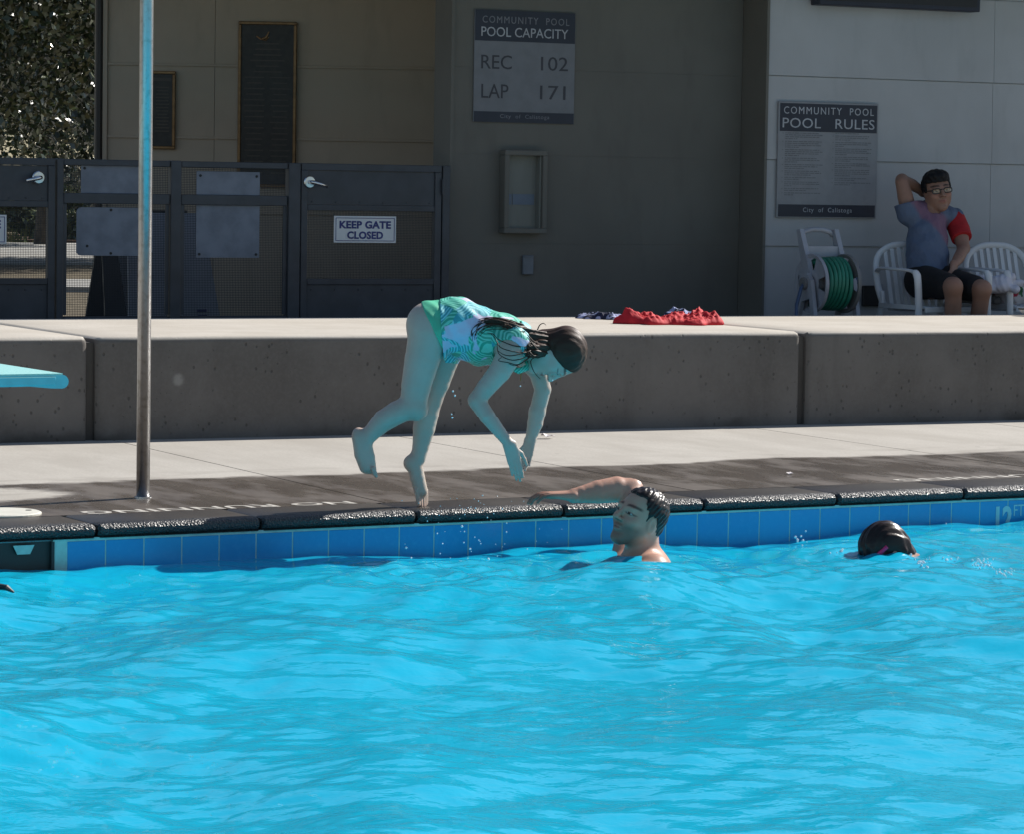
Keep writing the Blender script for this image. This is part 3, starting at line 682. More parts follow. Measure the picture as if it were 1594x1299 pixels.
    xa, xb = gx(685.5), gx(697); po = empty('gate_post', (xa, GY, FZ), 0., 'dark gate post against the beige wall corner', 'post')
    link('shaft', MB().box((0, -.03, 0), (xb-xa, .03, zt-FZ), .004).mesh('shaft'), M['gate'], po)
    for zq in (.35, 1.15): link('hinge', MB().lathe([(.011, -.05), (.011, .05)], (-.003, -.04, zq), (0, 0, 1), 10).mesh('hinge'), M['gate'], po)
    # KEEP GATE CLOSED on both gates
    wS = None
    for x0p, x1p, y0p, y1p, label in ((520, 616, 335.5, 378, 'white KEEP GATE CLOSED sign with blue letters beside the beige wall'), (-84, 10, 333, 379.5, 'white gate sign with blue letters cut off by the left edge')):
        a = PY(x0p, y0p, GY-.01); c = PY(x1p, y1p, GY-.01); w = c[0]-a[0]; h = a[2]-c[2]; wS = wS or w
        t = empty('gate_sign', (c[0]-wS, GY-.006, c[2]), 0., label, 'sign', 'gate signs')
        link('board', MB().box((0, -.006, 0), (wS, 0, h), .001).mesh('board'), M['white'], t)
        m = MB(); i0, i1 = .011, .015
        for aa, cc in (((i0, i0), (wS-i0, i1)), ((i0, h-i1), (wS-i0, h-i0)), ((i0, i1), (i1, h-i1)), ((wS-i1, i1), (wS-i0, h-i1))): m.box((aa[0], -.0075, aa[1]), (cc[0], -.0062, cc[1]))
        link('border', m.mesh('border'), M['blueink'], t)
        for s, fx, fz, fw_, fh in (('KEEP GATE', .085, .53, .83, .29), ('CLOSED', .21, .14, .58, .29)):
            link('lettering', fit(text_mesh(s, .1, .0006, 1.05, .004), wS*fw_, h*fh), M['blueink'], t, (wS*fx, -.0075, h*fz), (math.pi/2, 0, 0))
    # sheets fixed on the far side of the fence
    def sheet(x0p, y0p, x1p, y1p, label, rd, screws):
        Y = GY+.0005; a = PY(x0p, y0p, Y); c = PY(x1p, y1p, Y); w = c[0]-a[0]; h = a[2]-c[2]
        t = empty('notice_sheet', (a[0], Y, c[2]), 0., label, 'sign', 'sign sheets on the fence'); pts = []
        for cx, cz, a0 in ((w-rd, rd, -90), (w-rd, h-rd, 0), (rd, h-rd, 90), (rd, rd, 180)):
            for q in range(4): pts.append((cx+rd*math.cos(math.radians(a0+q*30)), cz+rd*math.sin(math.radians(a0+q*30))))
        link('sheet', MB().extr(pts, (0, -.003, 0), (1, 0, 0), (0, 0, 1), (0, 1, 0), .006).mesh('sheet'), M['sheet'], t)
        for u, z in screws: link('bolt', MB().lathe([(.009, 0), (.007, .006)], (w*u, -.0035, h*z), (0, -1, 0), 10).mesh('bolt'), M['black'], t)
    cs = [(.06, .95), (.95, .95), (.05, .04), (.95, .04)]
    sheet(126, 257, 236, 301.5, 'narrow grey sign back left of the pole, upper bay of the fence', .004, [(.05, .9)])
    sheet(119, 322, 237, 398, 'rounded grey sign back left of the pole, lower bay of the fence', .03, [(.45, .95), (.45, .05), (.14, .2)])
    sheet(306, 266, 403, 401, 'grey sign back with corner bolts right of the pole', .003, cs)
    # sandwich boards standing in the breezeway
    def aframe(px0, px1, Y, label, m_, ht, top):
        a = PY(px0, 495, Y); c = PY(px1, 495, Y); w = c[0]-a[0]; t = empty('sandwich_board', ((a[0]+c[0])/2, Y, FZ), 0., label, 'sign', 'sandwich boards')
        for s in (-1, 1):
            m = MB(); hw, tw = w/2*1.05, w/2*top; b0 = s*.28
            m.add([(-hw, b0, 0), (hw, b0, 0), (tw, s*.02, ht), (-tw, s*.02, ht), (-hw, b0-s*.02, 0), (hw, b0-s*.02, 0), (tw, s*.002, ht), (-tw, s*.002, ht)], [(0, 1, 2, 3), (7, 6, 5, 4), (0, 4, 5, 1), (1, 5, 6, 2), (2, 6, 7, 3), (3, 7, 4, 0)])
            link('board', m.mesh('board'), m_, t)
        link('hinge_bar', MB().tube([(-w*.3*top, 0, ht+.005), (w*.3*top, 0, ht+.005)], .012, 8).mesh('hinge_bar'), M['black'], t)
        return t
    tb = aframe(182, 326, 20.1, 'pale sandwich board standing behind the fence below the sign sheets', M['plgrey'], .95, .80)
    m = MB()
    for r in range(5): m.box((.16, -.285+.26*(.16+r*.035)/.95-.003+0., .16+r*.035), (.16+random.uniform(.06, .1), -.283+.26*(.16+r*.035)/.95, .175+r*.035))
    link('printed_lines', m.mesh('printed_lines'), M['blueink'], tb)
    aframe(146, 184, 19.9, 'narrow black sandwich board behind the fence left of the pole', M['black'], .86, .55)

# ------------------------------------------------------------------ the street side
def leaf_cloud(centres, radii, n, size, rng, elong=1.8):
    c = np.array(centres); r = np.array(radii); w = (r.prod(1))**(.67); k = rng.choice(len(c), n, p=w/w.sum())
    d = rng.normal(size=(n, 3)); d /= np.linalg.norm(d, axis=1)[:, None]; rad = rng.uniform(.35, 1.05, n)**(.6)
    p = c[k]+d*r[k]*rad[:, None]
    a = rng.normal(size=(n, 3)); a /= np.linalg.norm(a, axis=1)[:, None]; b = np.cross(a, rng.normal(size=(n, 3))); b /= np.linalg.norm(b, axis=1)[:, None]
    s = size*rng.uniform(.6, 1.4, n)[:, None]; nn = np.cross(a, b)
    v = np.stack([p-a*s*elong*.5, p+b*s*.5+nn*s*.12, p+a*s*elong*.5, p-b*s*.5+nn*s*.12], 1).reshape(-1, 3)
    return v, np.arange(4*n).reshape(-1, 4)
def build_street():
    def leafmat(name, c0, c1):
        t = NT(name); n1 = t.noise(1.5, None, 3.); n2 = t.noise(14., None, 2.)
        M[name] = t.done(t.pbr(t.mix(t.ramp(n2, .3, .7), c0, t.mix(n1, c1, c0)), .28, spec=.9, Subsurface_Weight=.0)); return M[name]
    lm = leafmat('oak_leaf', (.035, .050, .018), (.075, .095, .036)); lm2 = leafmat('grey_leaf', (.05, .06, .03), (.10, .115, .06)); gm = leafmat('grass_blade', (.10, .13, .035), (.20, .19, .08))
    bark = simple('bark', (.10, .08, .06), .9, .3, 12., .6, 30.)
    def at(x, y, dist):
        d = ray(x, y); return CAM+d*dist
    rng = np.random.default_rng(4)
    def tree(pos, R, zc, label, mat, n, size, lobes):
        t = empty('tree', (pos[0], pos[1], .1), 0., label, 'tree', 'trees beyond the fence'); C = []; Rr = []
        for i in range(lobes):
            d = rng.normal(size=3); d /= np.linalg.norm(d); q = d*R*rng.uniform(.35, .95)*np.array((1, 1, .85)); C.append(q+(0, 0, zc)); Rr.append(np.array((1, 1, .8))*R*rng.uniform(.22, .42))
        v, f = leaf_cloud(C, Rr, n, size, rng); np_obj('crown', v, f, mat, t)
        m = MB(); m.tube([(0, 0, -.02), (.1, .05, zc*.35), (-.1, .1, zc*.7), (.1, 0, zc)], [.2, .16, .12, .06], 10)
        link('trunk', m.mesh('trunk'), bark, t)
        for i in range(9):
            q = C[i % len(C)]; h = rng.uniform(.35, .9)*zc*.9; m = MB(); m.tube([(0, 0, h), q*(.5, .5, 1)*.5+np.array((0, 0, h*.55)), q], [.06, .04, .015], 6); link('limb', m.mesh('limb'), bark, t)
    tree(at(-95, 100, 40.), 3.5, 4.7, 'dense dark green tree filling the gap left of the building', lm, 70000, .055, 90)
    tree(at(215, 140, 47.), 3.9, 4.7, 'greyer tree behind the dark green one', lm2, 60000, .075, 90)
    tree(at(70, 140, 58.), 2.6, 3.7, 'low dark tree farther back between the other trees', lm, 50000, .06, 70)
    tree(at(-150, 60, 50.), 4.5, 6.6, 'large tree at the left edge beyond the gate', lm, 22000, .12, 40)
    # hedge row far behind closes the view
    def shrub(pos, R, label, mat, n, size):
        t = empty('shrub', (pos[0], pos[1], .1), 0., label, 'shrub', 'shrubs along the street'); C = []; Rr = []
        for i in range(10): C.append(rng.normal(size=3)*R*(.4, .4, .22)+(0, 0, R*.45)); Rr.append(np.full(3, R*rng.uniform(.25, .45)))
        v, f = leaf_cloud(C, Rr, n, size, rng, 2.6); v[:, 2] = np.abs(v[:, 2]); np_obj('foliage', v, f, mat, t)
        m = MB()
        for i in range(5): m.tube([(0, 0, 0), C[i]*.6, C[i]], [.03, .02, .008], 5)
        link('stems', m.mesh('stems'), bark, t)
    for x, dist, R, lb in ((50, 66., 1.0, 'green shrub seen through the left gate mesh'), (118, 62., .9, 'green shrub seen through the mesh beside the fence post'), (100, 90., 1.6, 'far shrub beyond the street'), (10, 74., .8, 'low shrub beyond the street at the left edge')):
        q = P(x, 279+5000*1.2/dist, .1); shrub(q, R, lb, gm if R < 1.5 else lm2, 2600, .09)
    # street: pavement, verge, road, bank
    def strip(name, d0, d1, z, m_):
        e = np.array((math.sin(TH-.1), math.cos(TH-.1), 0)); s = np.array((e[1], -e[0], 0)); q = [e*d0-s*25, e*d0+s*25, e*d1+s*25, e*d1-s*25]
        mm = MB(); mm.add([(a[0], a[1], z) for a in q]+[(a[0], a[1], z-.1) for a in q], [(0, 1, 2, 3), (0, 4, 5, 1), (1, 5, 6, 2), (2, 6, 7, 3), (3, 7, 4, 0)]); structure(mm.build(name, m_))
    M['walk'] = simple('pavement_concrete', (.42, .41, .38), .85, .12, 2., .2); M['asphalt'] = simple('asphalt', (.15, .15, .15), .9, .2, 3., .3); M['litter'] = simple('leaf_litter', (.13, .075, .045), .95, .5, 14., .8, 25.)
    strip('pavement', 34.5, 37.2, .16, M['walk']); strip('road', 45.5, 60., .13, M['walk']); strip('leafy_bank', 61.5, 68., .15, M['litter']); strip('car_park', 78., 150., .14, M['walk'])
    n = 5200; e = np.array((math.sin(TH-.1), math.cos(TH-.1), 0)); s = np.array((e[1], -e[0], 0))
    dd = np.concatenate([rng.uniform(38, 44.5, n), rng.uniform(61, 63, 900)]); ss = rng.uniform(-13, -3, n+900); base = dd[:, None]*e+ss[:, None]*s; base[:, 2] = .1
    hgt = rng.uniform(.08, .34, len(dd)); w = .02; lean = rng.normal(size=(len(dd), 3))*.12; lean[:, 2] = 0
    v = np.stack([base-s*w, base+s*w, base+lean+np.array((0, 0, 1))*hgt[:, None]], 1).reshape(-1, 3); f = np.arange(3*len(dd)).reshape(-1, 3)
    tag(np_obj('verge_grass', v, f, gm), 'dry grass on the verge beyond the fence', 'grass', None, 'stuff')
build_building(); build_street()

# ================================================================== smooth solid modelling for bodies and soft things
def unit(v): v = np.array(v, float); return v/np.linalg.norm(v)
class Field:
    def __init__(s, lo, hi, h):
        s.lo = np.array(lo, float); s.h = h; s.n = np.ceil((np.array(hi)-s.lo)/h).astype(int)+1
        s.f = np.full(tuple(s.n), .3, np.float32)
        s.ax = [(s.lo[i]+h*np.arange(s.n[i])).astype(np.float32) for i in range(3)]
    def clone(s):
        q = Field.__new__(Field); q.lo, q.h, q.n, q.ax = s.lo, s.h, s.n, s.ax; q.f = s.f.copy(); return q
    def win(s, lo, hi):
        a = np.clip(np.floor((np.array(lo)-s.lo)/s.h).astype(int), 0, s.n-1); b = np.clip(np.ceil((np.array(hi)-s.lo)/s.h).astype(int)+1, 1, s.n)
        sl = tuple(slice(i, max(j, i+1)) for i, j in zip(a, b)); return sl, np.ix_(*[s.ax[i][sl[i]] for i in range(3)])
    def put(s, sl, d, k, op='u'):
        f = s.f[sl]
        if op == 'u':
            if k <= 0: s.f[sl] = np.minimum(f, d)
            else:
                h = np.clip(.5+.5*(f-d)/k, 0, 1); s.f[sl] = f+(d-f)*h-k*h*(1-h)
        else:
            d = -d; h = np.clip(.5-.5*(f-d)/max(k, 1e-5), 0, 1); s.f[sl] = f+(d-f)*h+k*h*(1-h)
    def cone(s, a, b, ra, rb, k=.012, flat=None, op='u'):
        a = np.array(a, float); b = np.array(b, float); r = max(ra, rb)+k+3*s.h
        if flat is not None: r *= max(1., 1./flat[1])
        sl, (X, Y, Z) = s.win(np.minimum(a, b)-r, np.maximum(a, b)+r)
        px, py, pz = X-a[0], Y-a[1], Z-a[2]; ba = b-a
        if flat is not None:
            dr = unit(flat[0]); fc = flat[1]-1.; q = (px*dr[0]+py*dr[1]+pz*dr[2])*fc; px, py, pz = px+q*dr[0], py+q*dr[1], pz+q*dr[2]; ba = ba+dr*(ba@dr)*fc
        t = np.clip((px*ba[0]+py*ba[1]+pz*ba[2])/max(ba@ba, 1e-9), 0, 1)
        d = np.sqrt((px-t*ba[0])**2+(py-t*ba[1])**2+(pz-t*ba[2])**2)-(ra+(rb-ra)*t)
        s.put(sl, d.astype(np.float32), k, op); return s
    def chain(s, pts, k=.012, flat=None):
        A = np.array([q[0] for q in pts]); r = max(q[1] for q in pts)+k+3*s.h
        if flat is not None: r *= max(1., 1./flat[1])
        sl, (X, Y, Z) = s.win(A.min(0)-r, A.max(0)+r); best = None
        for (a, ra), (b, rb) in zip(pts[:-1], pts[1:]):
            a = np.array(a, float); ba = np.array(b, float)-a; px, py, pz = X-a[0], Y-a[1], Z-a[2]
            if flat is not None:
                dr = unit(flat[0]); fc = flat[1]-1.; q = (px*dr[0]+py*dr[1]+pz*dr[2])*fc; px, py, pz = px+q*dr[0], py+q*dr[1], pz+q*dr[2]; ba = ba+dr*(ba@dr)*fc
            t = np.clip((px*ba[0]+py*ba[1]+pz*ba[2])/max(ba@ba, 1e-9), 0, 1)
            d = np.sqrt((px-t*ba[0])**2+(py-t*ba[1])**2+(pz-t*ba[2])**2)-(ra+(rb-ra)*t)
            if best is None: best = d
            else:
                kk = .006; h = np.clip(.5+.5*(best-d)/kk, 0, 1); best = best+(d-best)*h-kk*h*(1-h)*.35
        s.put(sl, best.astype(np.float32), k); return s
    def ell(s, c, r, R=None, k=.012, op='u'):
        c = np.array(c, float); r = np.array(r, float)*np.ones(3); R = np.eye(3) if R is None else R; m = r.max()+k+3*s.h
        sl, (X, Y, Z) = s.win(c-m, c+m); px, py, pz = X-c[0], Y-c[1], Z-c[2]
        q = [(px*R[0, i]+py*R[1, i]+pz*R[2, i]) for i in range(3)]
        k0 = np.sqrt(sum((q[i]/r[i])**2 for i in range(3))); k1 = np.sqrt(sum((q[i]/r[i]**2)**2 for i in range(3)))+1e-9
        s.put(sl, (k0*(k0-1)/k1).astype(np.float32), k, op); return s
    def grid(s): return np.ix_(*s.ax)
    def clip(s, d, k=.004):                                        # keep only where d < 0
        h = np.clip(.5-.5*(s.f-d)/max(k, 1e-5), 0, 1); s.f = (s.f+(d-s.f)*h+k*h*(1-h)).astype(np.float32); return s
    def mesh(s):
        f = s.f; neg = f < 0; n = s.n; c = np.zeros(tuple(n-1), np.int8)
        for i in (0, 1):
            for j in (0, 1):
                for k in (0, 1): c += neg[i:n[0]-1+i, j:n[1]-1+j, k:n[2]-1+k]
        act = np.argwhere((c > 0) & (c < 8)); idx = np.full(tuple(n-1), -1, np.int64); idx[tuple(act.T)] = np.arange(len(act))
        offs = np.array([(i, j, k) for i in (0, 1) for j in (0, 1) for k in (0, 1)])
        val = np.stack([f[tuple((act+o).T)] for o in offs], 1); acc = np.zeros((len(act), 3)); cnt = np.zeros(len(act))
        for a in range(8):
            for b in range(a+1, 8):
                if np.abs(offs[a]-offs[b]).sum() != 1: continue
                va, vb = val[:, a], val[:, b]; mk = (va < 0) != (vb < 0); t = np.where(mk, va/np.where(mk, va-vb, 1), 0)
                acc += mk[:, None]*(offs[a]+t[:, None]*(offs[b]-offs[a])); cnt += mk
        v = s.lo+s.h*(act+acc/cnt[:, None]); Q = []
        for ax in range(3):
            u, w = (ax+1) % 3, (ax+2) % 3
            a = neg[tuple(slice(0, n[i]-1) if i == ax else slice(1, n[i]-1) for i in range(3))]; b = neg[tuple(slice(1, n[i]) if i == ax else slice(1, n[i]-1) for i in range(3))]
            g = np.argwhere(a != b); fl = a[tuple(g.T)]; 
            off = np.ones(3, int); off[ax] = 0; g = g+off; eu = np.eye(3, dtype=int)[u]; ew = np.eye(3, dtype=int)[w]
            q = np.stack([idx[tuple((g-eu-ew).T)], idx[tuple((g-ew).T)], idx[tuple(g.T)], idx[tuple((g-eu).T)]], 1)
            q[~fl] = q[~fl][:, ::-1]; Q.append(q)
        q = np.concatenate(Q); q = q[(q >= 0).all(1)]
        for lam in (.5, -.52, .5, -.52, .5):
            acc = np.zeros_like(v); cn = np.zeros(len(v))
            for i in range(4):
                for j in (1, 3):
                    b = q[:, (i+j) % 4]
                    for ax in range(3): acc[:, ax] += np.bincount(q[:, i], v[b, ax], len(v))
                    cn += np.bincount(q[:, i], minlength=len(v))
            v = v+lam*(acc/np.maximum(cn, 1)[:, None]-v)
        return v, q
def vnoise(v, s, seed=0):                                         # cheap smooth pseudo noise from sines
    r = np.random.default_rng(seed); o = np.zeros(len(v))
    for i in range(6):
        d = r.normal(size=3); d /= np.linalg.norm(d); o += np.sin(v@d*s*(1+.35*i)+r.uniform(0, 6.28))/(1+.35*i)
    return o/3.

# ---- head in its own frame: x to the person's left, y forward, z up; one unit = chin to crown
def head(Fd, c, R, s, k=1., ears=True, nose=1., chub=0.):
    w = lambda q: np.array(c)+R@(np.array(q, float)*s); K = .05*s
    Fd.ell(w((0, -.06, .14)), np.array((.325, .405, .36))*s, R, K)
    Fd.ell(w((0, .12, -.12)), np.array((.265+chub*.06, .25, .35))*s, R, K*2)
    Fd.ell(w((0, .26, -.41)), np.array((.12, .10, .085))*s, R, K*2)
    for x in (-1, 1):
        Fd.cone(w((x*(.22+chub*.05), .02, -.20)), w((x*.03, .24, -.40)), .085*s, .075*s, K*1.6)
        Fd.ell(w((x*.165, .25, -.09)), np.array((.11, .09, .10))*s, R, K*1.5)
    Fd.cone(w((-.15, .325, .105)), w((.15, .325, .105)), .052*s, .052*s, K*1.4)
    for x in (-1, 1):
        Fd.ell(w((x*.145, .405, .025)), np.array((.085, .055, .045))*s, R, K*.7, 'd')
        Fd.ell(w((x*.145, .300, .028)), np.array((.075, .068, .042))*s, R, K*.15)
    Fd.cone(w((0, .365, .07)), w((0, .365+.105*nose, -.095)), .036*s, .052*s, K*.8)
    for x in (-1, 1): Fd.ell(w((x*.05, .405, -.112)), np.array((.042, .05, .036))*s, R, K*.5)
    Fd.ell(w((0, .352, -.215)), np.array((.11, .045, .028))*s, R, K*.5); Fd.ell(w((0, .344, -.268)), np.array((.09, .05, .032))*s, R, K*.6)
    if ears:
        for x in (-1, 1):
            Fd.ell(w((x*.325, -.03, -.02)), np.array((.028, .085, .135))*s, R, K*.35); Fd.ell(w((x*.352, -.015, -.0)), np.array((.025, .05, .08))*s, R, K*.2, 'd')
def face_paint(v, col, c, R, s, brow, stubble=0., hairline=None, lip=(.36, .13, .11), lid=0.):
    q = ((v-np.array(c))@R)/s; x, y, z = q.T; ax = np.abs(x)
    def mixc(m, cc):
        nonlocal col
        m = np.clip(m, 0, 1)[:, None]; col = col*(1-m)+np.array(cc)*m
    sm = lambda t, a, b: np.clip((t-a)/(b-a), 0, 1)
    if stubble: mixc(stubble*sm(-z, .10, .2)*sm(y, .02, .16)*sm(np.hypot(ax/.10, (z+.245)/.042), .8, 1.2)*(1-sm(-z, .50, .58)), (.05, .035, .03))
    mixc(.75*(1-sm(np.hypot(x/.10, (z+.243)/.045), .7, 1.1))*sm(y, .28, .32), lip)
    mixc(.8*(1-sm(np.hypot(x/.095, (z+.243)/.008), .6, 1.4))*sm(y, .28, .32), (.06, .02, .02))
    e = np.hypot((ax-.145)/.072, (z-.026)/(.030*(1-lid))); f = sm(y, .18, .22)
    mixc(.9*(1-sm(e, 1.0, 1.45))*f, (.06, .03, .025)); mixc((1-sm(e, .7, .95))*f, (.55, .52, .5)); mixc((1-sm(np.hypot(ax-.145, z-.03)/.034, .8, 1.15))*(1-sm(e, .8, 1.1))*f, (.015, .01, .01))
    bz = .125+.03*np.cos((ax-.15)*9); mixc(.85*(1-sm(np.abs(z-bz)/.024, .5, 1.2))*(1-sm(np.abs(ax-.15)/.105, .8, 1.1))*sm(y, .15, .2), brow)
    mixc(.7*(1-sm(np.hypot((ax-.05)/.03, (z+.135)/.018), .6, 1.2))*sm(y, .3, .34), (.08, .03, .03))
    mixc(.25*(1-sm(np.hypot((ax-.17)/.12, (z+.08)/.1), .3, 1.))*sm(y, .1, .2), (.55, .2, .16))
    return col
def hand(Fd, wrist, d, n, thumb, L, curl=(.25, .35, .25), spread=.06, rw=None, tcurl=.5, tout=.75, kk=.004):
    # d: wrist to fingers, n: out of the palm, thumb: +1/-1 side along cross(d, n)
    d = unit(d); n = unit(np.array(n)-d*(np.array(n)@d)); s = np.cross(d, n)*thumb; wrist = np.array(wrist, float); r = L*.048
    kn = [wrist+d*L*.50*q+s*L*o for q, o in ((.98, .135), (1.03, .045), (.99, -.045), (.90, -.13))]
    for q, o in zip(kn, (.07, .02, -.03, -.075)): Fd.cone(wrist+s*L*o, q, (rw or L*.10)*.86, L*.058, .008, (n, 1.25))
    for i, (q, ln) in enumerate(zip(kn, (.43, .48, .45, .35))):
        a = unit(d+s*spread*(1.5-i)); p = q; rr = r*(1.05, 1.08, 1.02, .88)[i]
        for j, (fr, cu) in enumerate(zip((.44, .31, .25), curl)):
            ca, sa = math.cos(cu), math.sin(cu); a = unit(a*ca+n*sa*1.0) if j == 0 else unit(a*ca+unit(n-a*(n@a))*sa)
            p2 = p+a*L*ln*fr; Fd.cone(p, p2, rr, rr*.92, kk*.5); p = p2; rr *= .92
    b = wrist+d*L*.12+s*L*.10; a = unit(d*(1-tout*.45)+s*tout+n*.25); p = b+a*L*.24; Fd.cone(b, p, L*.075, L*.062, .006)
    a2 = unit(a*(1-tcurl*.5)+d*tcurl); p2 = p+a2*L*.18; Fd.cone(p, p2, L*.058, L*.052, kk); a3 = unit(a2+d*tcurl*.6); Fd.cone(p2, p2+a3*L*.15, L*.052, L*.042, kk)
def skin_obj(name, Fd, m, parent, col, paint=None, smooth_it=1):
    v, q = Fd.mesh()
    c = np.tile(np.array(col, float), (len(v), 1))
    if paint: c = paint(v, c)
    return np_obj(name, v, q, m, parent, True, c)
def cloth_obj(name, Fd, m, parent):
    v, q = Fd.mesh(); return np_obj(name, v, q, m, parent, True)
def frame(Fv, Uv):
    f = unit(Fv); u = unit(np.array(Uv)-f*(np.array(Uv)@f)); x = np.cross(f, u); return np.stack([x, f, u], 1)   # columns: left, forward, up

# ================================================================== people
class View:
    """local frame of a figure: x to the right of the photographer's view, y away, z up; points come from a pixel and a depth offset"""
    def __init__(s, base):
        s.b = np.array(base, float); s.Z = float((s.b-CAM)@fw); s.R = np.stack([rt0, (math.sin(TH), math.cos(TH), 0.), (0, 0, 1.)], 1)
    def __call__(s, x, y, dz=0.): return s.R.T@(CAM+ray(x, y)*(s.Z+dz)-s.b)
def lock(name, m, parent, pts, r0, r1, n=6, segs=None):
    k = len(pts); m_ = MB(); P_ = [np.array(p) for p in pts]; out = []
    for i in range(k-1):
        p0, p1, p2, p3 = P_[max(i-1, 0)], P_[i], P_[i+1], P_[min(i+2, k-1)]
        for t in np.linspace(0, 1, 5, endpoint=False): out.append(.5*((2*p1)+(-p0+p2)*t+(2*p0-5*p1+4*p2-p3)*t*t+(-p0+3*p1-3*p2+p3)*t**3))
    out.append(P_[-1]); m_.tube(out, list(np.linspace(r0, r1, len(out))), n); return link(name, m_.mesh(name), m, parent, smooth=True)

def build_girl():
    base = P(655, 792.5, 0.); V = View(base)
    t = empty('person', tuple(base), -TH, 'girl in green and white swimwear bent over, diving off the pool edge', 'person')
    Fd = Field((-.36, -.24, -.01), (.72, .26, .88), .0035)
    nr, fr = -.075, .075                                            # near and far side of the hips
    # pelvis, belly, chest (elliptic sections, wider across the hips than deep)
    dep = (0, 1, 0)
    tor = [(V(672, 507), .098), (V(700, 505), .092), (V(738, 516), .086), (V(775, 526), .090), (V(800, 530), .080)]
    for (a, ra), (b, rb) in zip(tor[:-1], tor[1:]): Fd.cone(a, b, ra, rb, .03, (dep, .80))
    Fd.ell(V(664, 505, nr*.85), (.075, .075, .08), None, .04); Fd.ell(V(672, 505, fr*.85), (.075, .075, .08), None, .04)
    tors = Fd.clone()
    for dz in (-.10, .10): Fd.ell(V(802, 535, dz), (.05, .055, .055), None, .04)
    # neck and head
    Fd.chain([(V(803, 535), .05), (V(826, 544), .043), (V(846, 548), .045)], .03)
    hc = V(867, 551); HR = frame((-.04, -.16, -.98), (.99, .0, -.02)); hs = .232
    head(Fd, hc, HR, hs, ears=False, nose=.75, chub=.5)
    # near leg: thigh hanging, knee bent, shin back
    Fd.chain([(V(668, 520, nr), .083), (V(657, 560, nr), .070), (V(648, 600, nr), .060), (V(643, 630, nr), .052)], .02)
    Fd.ell(V(648, 638, nr), (.046, .046, .048), None, .02)
    Fd.chain([(V(642, 632, nr), .050), (V(618, 643, nr), .048), (V(598, 655, nr), .045), (V(578, 675, nr), .034), (V(566, 690, nr), .029)], .012)
    Fd.ell(V(558, 678, nr), (.026, .030, .030), None, .015)
    Fd.chain([(V(560, 684, nr), .030), (V(563, 708, nr), .030), (V(570, 728, nr), .028)], .012, ((0, 1, 0), .9))
    Fd.chain([(V(568, 690, nr), .026), (V(575, 712, nr), .022), (V(579, 732, nr), .018)], .012)
    for i, (dx, dz, ll) in enumerate(((7.5, -.028, 1.), (4.5, -.012, .9), (1, .003, .8), (-3, .016, .7), (-7, .027, .55))):
        a = V(575+dx*.8, 731-(4-i)*0+i*-1.5, nr+dz); b = V(577+dx+1., 731+11*ll-i*1.5, nr+dz); Fd.cone(a, b, .0105 if i == 0 else .0085, .008 if i == 0 else .0068, .004)
    # far leg, on its toes
    Fd.chain([(V(690, 525, fr), .080), (V(688, 560, fr), .066), (V(679, 595, fr), .055), (V(670, 620, fr), .048)], .02)
    Fd.chain([(V(670, 622, fr), .046), (V(664, 645, fr), .049), (V(660, 668, fr), .045), (V(655, 696, fr), .034), (V(651, 714, fr), .030)], .015)
    Fd.ell(V(638, 722, fr), (.025, .028, .030), None, .015); Fd.cone(V(650, 712, fr), V(640, 722, fr), .028, .026, .012)
    Fd.chain([(V(645, 722, fr), .032), (V(650, 745, fr), .030), (V(655, 765, fr), .028)], .012)
    for i, (dx, dz, ll) in enumerate(((-4, -.020, .9), (0, -.008, 1.), (4, .004, 1.02), (7, .014, .95), (9.5, .022, .8))):
        a = V(653+dx, 764, fr+dz); b = V(655+dx*.9, 768+21*ll, fr+dz*1.1); Fd.cone(a, b, .0105, .0080, .005)
    # near arm
    nd = -.115
    Fd.chain([(V(795, 548, nd), .052), (V(778, 578, nd-.01), .045), (V(757, 603, nd-.02), .038), (V(743, 622, nd-.02), .034)], .02)
    Fd.chain([(V(742, 624, nd-.02), .034), (V(758, 648, nd-.03), .032), (V(778, 674, nd-.03), .025), (V(793, 693, nd-.03), .0205)], .012)
    w = V(794, 694, nd-.03); hand(Fd, w, V(808, 750, nd-.02)-w, (-.2, 1, 0), 1, .150, (.06, .10, .08), .0, .021, .85, .6)
    # far arm
    fd_ = .10
    Fd.chain([(V(812, 548, fd_), .048), (V(838, 580, fd_), .038), (V(845, 606, fd_), .034), (V(836, 642, fd_), .032)], .02)
    Fd.chain([(V(836, 642, fd_), .033), (V(833, 660, fd_), .032), (V(826, 685, fd_), .0215)], .012)
    w = V(825, 687, fd_); hand(Fd, w, V(817, 734, fd_-.04)-w, (-.5, -.8, 0), 1, .140, (.08, .12, .12), .06, .021, .4, .5)
    skin = (.57, .475, .40)
    def paint(v, c):
        hq = ((v-hc)@HR)/hs
        c = face_paint(v, c, hc, HR, hs, (.06, .035, .025), lid=.65)
        nx = vnoise(v, 26., 3)[:, None]; c = np.clip(c*(1+.06*nx), 0, 1)
        for q_, rr in ((V(648, 640, nr), .05), (V(672, 622, fr), .05), (V(741, 624, nd-.02), .04), (V(556, 676, nr), .035), (V(636, 724, fr), .035), (V(578, 745, nr), .03), (V(658, 788, fr), .03), (V(808, 748, nd), .025)):
            m = np.exp(-((v-q_)**2).sum(1)/rr**2)[:, None]*.45; c = c*(1-m)+c*np.array((1.0, .68, .62))*m
        return c
    skin_obj('body', Fd, M['wetskin'], t, skin, paint)
    # swimwear: follows the torso, leg line and armholes cut
    t1 = NT('palm_print_fabric'); tc = t1.n('TexCoord').outputs['Object']
    n1 = t1.noise(8., tc, 2., .5, .8); wob = t1.n('VectorMath', operation='ADD', i0=tc, i1=t1.scale(t1.n('TexNoise', Scale=14., Vector=tc).outputs['Color'], .02, .02, .02)).outputs[0]
